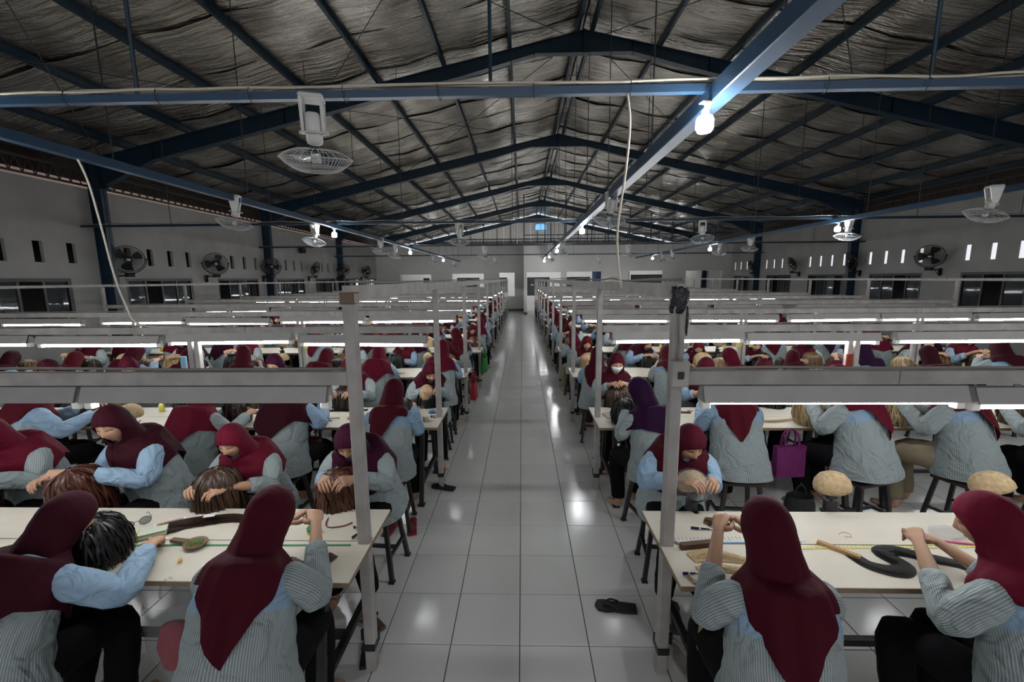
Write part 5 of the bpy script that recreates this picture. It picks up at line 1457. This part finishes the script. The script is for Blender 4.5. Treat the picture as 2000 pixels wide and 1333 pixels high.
# --- front right table
strip_tape('clear_ruler', 'clear ruler with black graduations along the front right table seam', (.76,2.02), (1.45,2.045), .045, (.62,.60,.54), True, 'ruler')
strip_tape('blue_tape', 'thin blue tape line over the clear ruler, front right table', (.84,1.995), (1.42,2.015), .008, (.06,.24,.50), False)
strip_tape('yellow_tape', 'yellow measuring tape along the seam of the front right table', (1.36,1.968), (2.35,1.992), .018, (.62,.58,.20), True)
stick('comb_handle', 'dark brown wooden tool handle lying by the front right post', (.79,1.955), (.975,1.985), .013, (.085,.042,.022), 'tool', flatw=.03)
stick('lilac_pen', 'lilac stick lying against the wooden handle, front right table', (.745,2.055), (.81,1.965), .005, (.36,.30,.40), 'pen')
hair_bundle('hair_bundle', 'pale blonde hair lock spread on the front right table', [(.80,1.88),(.90,1.905),(1.0,1.89),(1.13,1.845)], .075, 'blonde', 21, 120, spread=-.4)
hair_bundle('hair_bundle', 'thin pale blonde hair strand below the larger lock', [(.80,1.80),(.90,1.815),(1.0,1.80),(1.08,1.81)], .035, 'blonde', 22, 60)
clip(.765, 1.765, .1, 'dark blue hair clip holding a hanging blonde strand', (.015,.015,.08), .075)
r2 = random.Random(4); mb = MB()
for s in range(40):
    o_ = r2.uniform(-.014,.014); w_ = .0015; pts = catmull([Vector((.745+o_*.4,1.755,ZS+.004)), Vector((.765+o_*.7,1.71,ZS+.006)), Vector((.785+o_,1.680,.72)), Vector((.79+o_*1.2,1.672,.6)), Vector((.785+o_*1.3,1.668,.45+r2.uniform(0,.08)))], 4)
    vs = []
    for P in pts: vs += [P-Vector((w_,0,0)), P+Vector((w_,0,0))]
    mb.add(vs, [(2*i,2*i+1,2*i+3,2*i+2) for i in range(len(pts)-1)])
tag(mb.build('hair_strand', M_hair, color=HAIR['blonde']), 'long blonde strand hanging over the edge of the front right table', 'hair')
clip(.965, 2.115, -.1, 'dark blue hair clip on the front right table, longer one', (.012,.012,.05), .12); clip(1.035, 2.135, -.9, 'dark blue hair clip next to the grey net, shorter one', (.012,.012,.04), .06)
hair_bundle('hair_net', 'grey hair net piece folded on the front right table', [(1.01,2.215),(1.06,2.185),(1.13,2.165)], .065, 'light brown', 31, 70)
mb = MB(); mb.lathe([(.03,0),(.042,.006),(.042,.014),(.034,.02),(0,.021)], 20, sx=.6, sy=1.25); tag(mb.build('brush_pad', M_any, loc=(.79,2.15,ZS), rot=(0,0,.25), color=(.07,.035,.025), smooth=True), 'dark oval brush behind the front right post', 'brush')
stick('wooden_stick', 'light wooden stick pointing at the black hair coil', (1.50,2.01), (1.62,1.885), .008, (.40,.24,.11), 'stick', flatw=.024)
hair_bundle('hair_bundle', 'coiled black hair lock on the front right table', [(1.60,1.93),(1.63,1.84),(1.72,1.80),(1.78,1.84),(1.76,1.93),(1.84,1.95),(1.95,1.90),(2.05,1.85),(2.10,1.78)], .055, 'black', 41, 190, curl=.012)
stick('pink_stick', 'pink plastic stick on the front right table by the picture edge', (2.12,2.03), (2.32,1.99), .005, (.55,.06,.16), 'stick')
crumple('plastic_sheet', 'crumpled clear plastic beside the pink stick', 2.24, 2.09, ZS, .10, .06, .014, M_plastic, 'plastic bag', (.8,.8,.8), 6, .1, .5)
mb = MB(); mb.tube(catmull([(.0,.0,.002),(.03,.02,.002),(.06,.01,.002),(.05,-.02,.002),(.015,-.02,.002)],5), .0012, 5); tag(mb.build('rubber_band', M_any, loc=(1.66,2.08,ZS), color=(.3,.15,.06)), 'small brown rubber band on the front right table', 'rubber band')
# net cap over the worked block
R = []; mb = MB()
for j in range(8):
    th = .1+1.55*j/7; R.append([(.105*math.sin(th)*math.cos(a)*(1+.05*math.sin(3*a)), .13*math.sin(th)*math.sin(a), .105*math.cos(th)-(.05*(j/7)**3)) for a in [2*PI*k/24 for k in range(24)]])
mb.rings(R, 0, True, True); tag(mb.build('wig_net', M_plastic, loc=(.99,2.34,.885), rot=(-.35,0,.3), smooth=True), 'translucent net cap stretched over the cork block by the right post', 'wig net')
# --- second row items
hair_bundle('hair_bundle', 'black hair hank lying across the second left table', [(-2.05,4.18),(-1.9,4.2),(-1.75,4.19),(-1.6,4.21)], .06, 'black', 51, 90)
stick('tweezers', 'thin black tool on the second left table, first of three', (-1.95,3.93), (-1.80,3.95), .004, (.01,.01,.01), 'tool'); stick('tweezers', 'thin black tool lying crosswise on the second left table', (-1.90,3.90), (-1.84,3.86), .004, (.01,.01,.01), 'tool')
mb = MB(); mb.cbox(-.04,.04,-.075,.075,0,.008,.003); tag(mb.build('mobile_phone', M_shine, loc=(-2.09,3.86,ZS), rot=(0,0,-.5), color=(.35,.33,.45)), 'lilac mobile phone on the second left table', 'phone')
mb = MB(); mb.lathe([(.04,0),(.046,.004),(.046,.01),(0,.014)], 20); tag(mb.build('wooden_disc', M_any, loc=(-1.68,3.95,ZS), color=(.33,.2,.1)), 'round wooden disc on the second left table', 'disc')
t = thing('blue_tube', 'blue and lilac tube lying at the end of the second left table', 'tube', (-.95, 4.10, ZS+.02), .05)
mb = MB(); mb.tube([(0,0,0),(.05,0,0)], .020, 12); mb.build('cap', M_shine, t, smooth=True, color=(.04,.22,.50)); mb = MB(); mb.tube([(.05,0,0),(.14,0,0)], [.018,.014], 12); mb.build('tube', M_shine, t, smooth=True, color=(.25,.18,.40))
mb = MB(); mb.lathe([(.026,0),(.034,.05),(.036,.052),(.033,.052),(.025,.004),(0,.004)], 18); tag(mb.build('small_cup', M_any, loc=(-.93,3.87,ZS), smooth=True, color=(.66,.60,.48)), 'small cream cup at the end of the second left table', 'cup')
clip(-.88,4.0,.5,'black hair clip beside the cream cup, second left table'); clip(-.87,3.95,-.4,'brown hair clip beside the cream cup, second left table',(.06,.03,.02))
crumple('plastic_sheet', 'crumpled clear plastic on the second left table near the aisle', -1.13, 4.22, ZS, .11, .06, .02, M_plastic, 'plastic bag', (.8,.8,.8), 8, .2, .5)
crumple('plastic_sheet', 'flat bag of lilac hair nets on the second right table near the aisle', .92, 4.03, ZS, .13, .09, .014, M_plastic, 'plastic bag', (.8,.8,.8), 9, .3, .35)
mb = MB(); mb.box(-.10,.10,-.07,.07,0,.010); tag(mb.build('net_packet', M_any, loc=(.91,4.03,ZS+.001), rot=(0,0,.2), color=(.46,.42,.44)), 'grey lilac packet inside the clear bag, second right table', 'packet')
clip(1.70,4.15,.2,'black hair clip on the second right table'); stick('wooden_stick','brown wooden tool on the second right table',(1.55,4.12),(1.68,4.10),.008,(.10,.05,.03),'tool',flatw=.025)
hair_bundle('hair_bundle', 'blonde hair lock on the second right table', [(2.2,3.88),(2.35,3.86),(2.5,3.9),(2.6,3.95)], .05, 'blonde', 61, 70)
hair_bundle('hair_bundle', 'golden hair lock beside the folding rule, second right table', [(3.0,3.92),(3.15,3.95),(3.3,3.9)], .06, 'light brown', 62, 70)
stick('yellow_knife', 'yellow and red cutter on the second right table', (3.05,4.05), (3.2,4.0), .009, (.62,.40,.04), 'cutter', flatw=.028)
# --- repeated small litter further back
for row in range(2, 7):
    for bank in 'LR':
        for i in range(8):
            x = seat_x(bank, i) + rnd.uniform(-.2,.2)
            if not visible(x, ROWS[row], .76, 20) or (row == 2 and i < 3): 
                rnd.random(); continue
            w_ = 'beside seat %s, %s row, %s bank' % (['one','two','three','four','five','six','seven','eight'][i], ORD[row], BN[bank])
            q = rnd.random(); y = ROWS[row] + rnd.uniform(-.18,.18); a = rnd.uniform(-.6,.6)
            if q < .34:
                hk_ = rnd.choice(['black','dark brown','blonde','light brown','chestnut']); L_ = rnd.uniform(.15,.3)
                hair_bundle('hair_bundle', '%s hair lock lying %s' % (hk_, w_), [(x,y),(x+L_*.5*math.cos(a),y+L_*.5*math.sin(a)*.4+.02),(x+L_*math.cos(a),y+L_*.4*math.sin(a))], .05, hk_, int(q*999), 26)
            elif q < .58: clip(x, y, a*2, 'dark hair clip lying ' + w_, L=.08)
            elif q < .76: crumple('plastic_sheet', 'crumpled clear plastic ' + w_, x, y, ZS, .09, .06, .016, M_plastic, 'plastic bag', (.8,.8,.8), int(q*500), a, .45, 10)
            elif q < .9:
                mb = MB(); mb.box(-.10,.10,-.07,.07,0,.004); tag(mb.build('paper_sheet', M_any, loc=(x,y,ZS), rot=(0,0,a), color=(.62,.60,.56)), 'sheet of paper lying ' + w_, 'paper', 'papers on the tables')
            else:
                t = thing('small_bottle', 'small yellow bottle standing ' + w_, 'bottle', (x,y,ZS)); c_ = rnd.choice([(.6,.55,.08),(.5,.62,.1)])
                mb = MB(); mb.lathe([(.022,0),(.025,.004),(.025,.07),(.012,.09)], 12); mb.build('bottle', M_shine, t, smooth=True, color=c_)
                mb = MB(); mb.lathe([(.012,.088),(.012,.11),(.004,.125)], 10); mb.build('cap', M_shine, t, color=(.7,.65,.3))
# ================================================================ bags, shoes, bottles
def sack(name, label, x, y, z, w, d, h, m, col, seed, cat='bag', handles=True, inner=None, rz=0.):
    """soft bag hanging from its handles; z is the top"""
    t = thing(name, label, cat, (x, y, z), rz); r2 = random.Random(seed); R = []; n = 20
    for j in range(9):
        u = j/8; f = (.55+.45*math.sin(PI*min(1, .25+u*.75)))*(1 if u < .95 else .75); ring = []
        for k in range(n):
            a = 2*PI*k/n; q = 1+.10*mnoise.noise(Vector((math.cos(a)*2+seed, math.sin(a)*2, u*4)))
            ring.append((w/2*f*q*math.cos(a), d/2*f*q*math.sin(a), -h*u + .01*mnoise.noise(Vector((a,u*3,seed)))))
        R.append(ring)
    mb = MB(); mb.rings(R, 0, True, False, True); mb.build('sack', m, t, smooth=True, color=col)
    if handles:
        for s in (-1, 1):
            mb = MB(); mb.tube(catmull([(s*w*.18,0,0),(s*w*.14,0,.06),(0,.01*s,.10)],4), .006, 6); mb.build('handle', m, t, smooth=True, color=col)
    if inner:
        mb = MB(); mb.lathe([(0,-h*.95),(w*.26,-h*.85),(w*.33,-h*.6),(w*.22,-h*.35),(0,-h*.3)], 16, sy=d/w); mb.build('contents', M_cloth, t, smooth=True, color=inner)
    return t
sack('plastic_bag', 'clear plastic bag with a red bundle hanging under the front left table', -1.62, 1.70, .66, .26, .16, .40, M_plastic, (.8,.8,.8), 1, inner=(.30,.008,.022))
def tote(x, y, z, rz, col, label, w=.26, h=.28, d=.08):
    t = thing('tote_bag', label, 'bag', (x, y, z), rz)
    mb = MB(); mb.add([(-w/2,-d/2,-h),(w/2,-d/2,-h),(w/2,d/2,-h),(-w/2,d/2,-h),(-w/2*1.05,-d/3,0),(w/2*1.05,-d/3,0),(w/2*1.05,d/3,0),(-w/2*1.05,d/3,0)], [(3,2,1,0),(0,1,5,4),(1,2,6,5),(2,3,7,6),(3,0,4,7)]); mb.build('pouch', M_cloth, t, color=col)
    for s in (-1, 1):
        mb = MB(); mb.tube(catmull([(-w*.25,s*d/3,-.02),(-w*.22,s*d/4,.10),(0,0,.15),(w*.22,s*d/4,.10),(w*.25,s*d/3,-.02)],4), .008, 6); mb.build('handle', M_cloth, t, smooth=True, color=col)
tote(2.36, 3.60, .62, .1, (.17,.012,.12), 'magenta tote bag hanging from the second right table'); 
tote(-.72, 7.92, .62, 1.5, (.02,.24,.04), 'green cloth bag hanging at the aisle end of the fourth left table')
tote(-.72, 6.05, .60, 1.5, (.36,.015,.025), 'red cloth bag hanging at the aisle end of the third left table', .2, .26)
sack('cloth_pouch', 'dark pouch with pink print hanging under the second left table', -1.93, 3.66, .66, .17, .10, .16, M_cloth, (.06,.008,.02), 5)
sack('plastic_bag', 'small clear plastic bag hanging under the third left table', -1.55, 5.66, .66, .13, .09, .20, M_plastic, (.8,.8,.8), 7, inner=(.35,.3,.2))
sack('striped_bag', 'blue and white bag hanging under the third left table', -1.36, 5.66, .66, .15, .1, .19, M_cloth, (.25,.28,.36), 8)
sack('plastic_bag', 'clear plastic bag under the second right table end', .98, 3.95, .45, .2, .15, .3, M_plastic, (.8,.8,.8), 11)
sack('black_bag', 'black shoulder bag on the floor by the second right stools', 2.25, 3.25, .34, .24, .16, .30, M_cloth, (.012,.012,.014), 12)
sack('plastic_bag', 'white plastic bag on the back of a worker at the third right table', 2.7, 4.95, .95, .22, .14, .24, M_plastic, (.8,.8,.8), 15, inner=(.42,.36,.28))
def flip_flop(x, y, rz, col, label, z=0.002):
    t = thing('flip_flop', label, 'slipper', (x, y, z), rz, 'slippers on the floor'); mb = MB()
    prof = [(-.035,-.12),(.035,-.12),(.04,-.04),(.036,.02),(.048,.08),(.040,.125),(.0,.14),(-.035,.12),(-.044,.07),(-.034,.02),(-.04,-.04)]
    mb.prism(prof, 'z', 0, .02); mb.build('sole', M_any, t, color=col)
    for s in (-1, 1):
        mb = MB(); mb.tube(catmull([(0,.085,.02),(s*.022,.05,.045),(s*.040,-.01,.02)],4), .006, 6); mb.build('strap', M_any, t, smooth=True, color=col)
for x, y, rz, c_, l_ in ((.60,2.43,1.45,(.008,.008,.008),'black flip-flop on the tiles by the front right table'),(-.80,3.98,1.3,(.006,.006,.006),'black slipper beside the second left aisle post'),
        (-.95,3.30,.3,(.20,.012,.02),'dark red flip-flop under the second left aisle seat, one of two'),(-1.12,3.28,-.1,(.20,.012,.025),'dark red flip-flop under the second left aisle seat, farther from aisle'),
        (-.95,2.30,.9,(.12,.07,.04),'brown flip-flop under the front left table near the post'),(-.88,2.10,.2,(.012,.012,.012),'black shoe sole under the front left table near the post'),
        (.86,2.08,.2,(.35,.32,.27),'pale slipper under the front right table by the post'),(.93,2.35,-.2,(.06,.06,.05),'dark slipper under the front right table'),(1.65,3.2,.4,(.02,.02,.02),'black sandal under the second right stool')):
    flip_flop(x, y, rz, c_, l_)
def bottle(x, y, label, cap=(.08,.25,.6), h=.22, tint=(.75,.8,.82)):
    t = thing('water_bottle', label, 'bottle', (x, y, .001), 0, 'water bottles on the floor')
    mb = MB(); mb.lathe([(.028,0),(.033,.006),(.033,h*.62),(.030,h*.7),(.014,h*.88),(.013,h*.92)], 16); mb.build('bottle', M_plastic, t, smooth=True)
    mb = MB(); mb.lathe([(.015,h*.92),(.015,h),(.012,h*1.01),(0,h*1.01)], 12); mb.build('cap', M_shine, t, color=cap)
bottle(-2.42, 2.92, 'water bottle with a blue cap on the floor behind the front left workers'); bottle(-2.12, 3.05, 'clear water bottle beside the blue bag on the floor, front left', (.6,.6,.6), .24)
bottle(3.1, 3.72, 'clear water bottle under the second right table stools'); bottle(3.85, 3.5, 'water bottle with a blue cap under the khaki-trousered worker'); bottle(.98, 5.8, 'water bottle beside the third right table end', (.6,.6,.6)); bottle(-.86, 8.3, 'water bottle on the aisle tiles by the green bag')
crumple('blue_bag', 'turquoise shiny bag on the floor behind the front left table', -2.25, 3.12, 0.002, .10, .08, .10, M_shine, 'bag', (.02,.22,.30), 21, 0, .25)
# --- bottles and packets tied to the middle posts
for k, (x, y, c1, c2, l_) in enumerate(((3.06,5.93,(.05,.30,.55),(.55,.5,.08),'blue and yellow packet tied to the third right middle post'),(3.22,5.93,(.08,.32,.5),(.3,.5,.1),'blue and green packet tied to the third right middle post'),
        (3.05,3.93,(.22,.02,.01),(.3,.2,.05),'red topped bottle tied to the second right middle post'),(-3.13,5.93,(.1,.35,.5),(.6,.55,.08),'blue and yellow packet tied to the third left middle post'),(-3.28,3.93,(.2,.4,.5),(.5,.5,.45),'pale blue packet tied to the second left middle post'))):
    t = thing('tied_packet', l_, 'packet', (x, y, 1.12)); mb = MB(); mb.cbox(-.028,.028,-.012,.012,0,.12,.005); mb.build('lower', M_shine, t, color=c2); mb = MB(); mb.cbox(-.028,.028,-.012,.012,.12,.26,.005); mb.build('upper', M_shine, t, color=c1)
t = thing('hanging_holder', 'yellow green holder hanging from the third right light rail', 'holder', (2.02, 5.95, 1.36)); mb = MB(); mb.cbox(-.03,.03,-.02,.02,-.12,0,.012); mb.build('holder', M_shine, t, color=(.55,.62,.12)); mb = MB(); mb.tube([(0,0,0),(0,.02,.2)], .005, 6); mb.build('cord', M_cable, t)
# ================================================================ outside the annex windows: parked motorbikes before an added dark backdrop
outside('dark_backdrop', 'added dark backdrop wall behind the annex motorbikes', [(-9,7.6,38.5,38.7,0,3.0)], M_dk); outside('backdrop_roof', 'added dark roof keeping the sky off the backdrop', [(-9,7.6,35.2,38.7,2.7,2.8)], M_dk2, 'roof')
def motorbike(x, y, rz, col, label):
    t = thing('motorbike', label, 'motorbike', (x, y, -.02), rz, 'motorbikes behind the annex')
    for s, nm in ((-.62,'rear_wheel'),(.62,'front_wheel')):
        mb = MB(); mb.tube([(s+.25*math.cos(a), 0, .29+.25*math.sin(a)) for a in [2*PI*k/20 for k in range(20)]], .045, 8, closed=True)
        for k in range(5): mb.beam((s,0,.29),(s+.23*math.cos(k*1.257),0,.29+.23*math.sin(k*1.257)),.03,.02)
        mb.build(nm, M_blackfan, t, smooth=True)
    mb = MB(); mb.prism([(-.7,.5),(-.2,.42),(.15,.42),(.45,.8),(.4,1.0),(.2,.62),(-.15,.6),(-.5,.78),(-.85,.80)], 'y', -.12, .12); mb.build('body', M_shine, t, color=col)
    mb = MB(); mb.cbox(-.8,.0,-.13,.13,.74,.84,.04); mb.build('seat', M_blackfan, t)
    mb = MB(); mb.tube([(.45,-.32,1.05),(.40,-.1,1.0),(.40,.1,1.0),(.45,.32,1.05)], .016, 8); mb.build('handlebar', M_metal, t, smooth=True)
    mb = MB(); mb.lathe([(0,.08),(.07,.06),(.09,0),(.05,-.08)], 14, (.50,0,.88), (1,0,-.1)); mb.build('headlight', M_shine, t, smooth=True, color=(.7,.7,.7))
    for s in (-1, 1):
        mb = MB(); mb.tube([(.5,s*.08,.9),(.62,s*.08,.29)], .025, 8); mb.build('fork', M_metal, t, smooth=True)
motorbike(.9, 36.2, 1.5, (.02,.02,.022), 'black motorbike parked behind the barred annex window, nearer the left'); motorbike(1.6, 36.3, 1.4, (.25,.02,.02), 'red motorbike parked behind the barred annex window'); motorbike(-4.4, 35.7, .2, (.02,.02,.02), 'dark motorbike behind the left annex window')
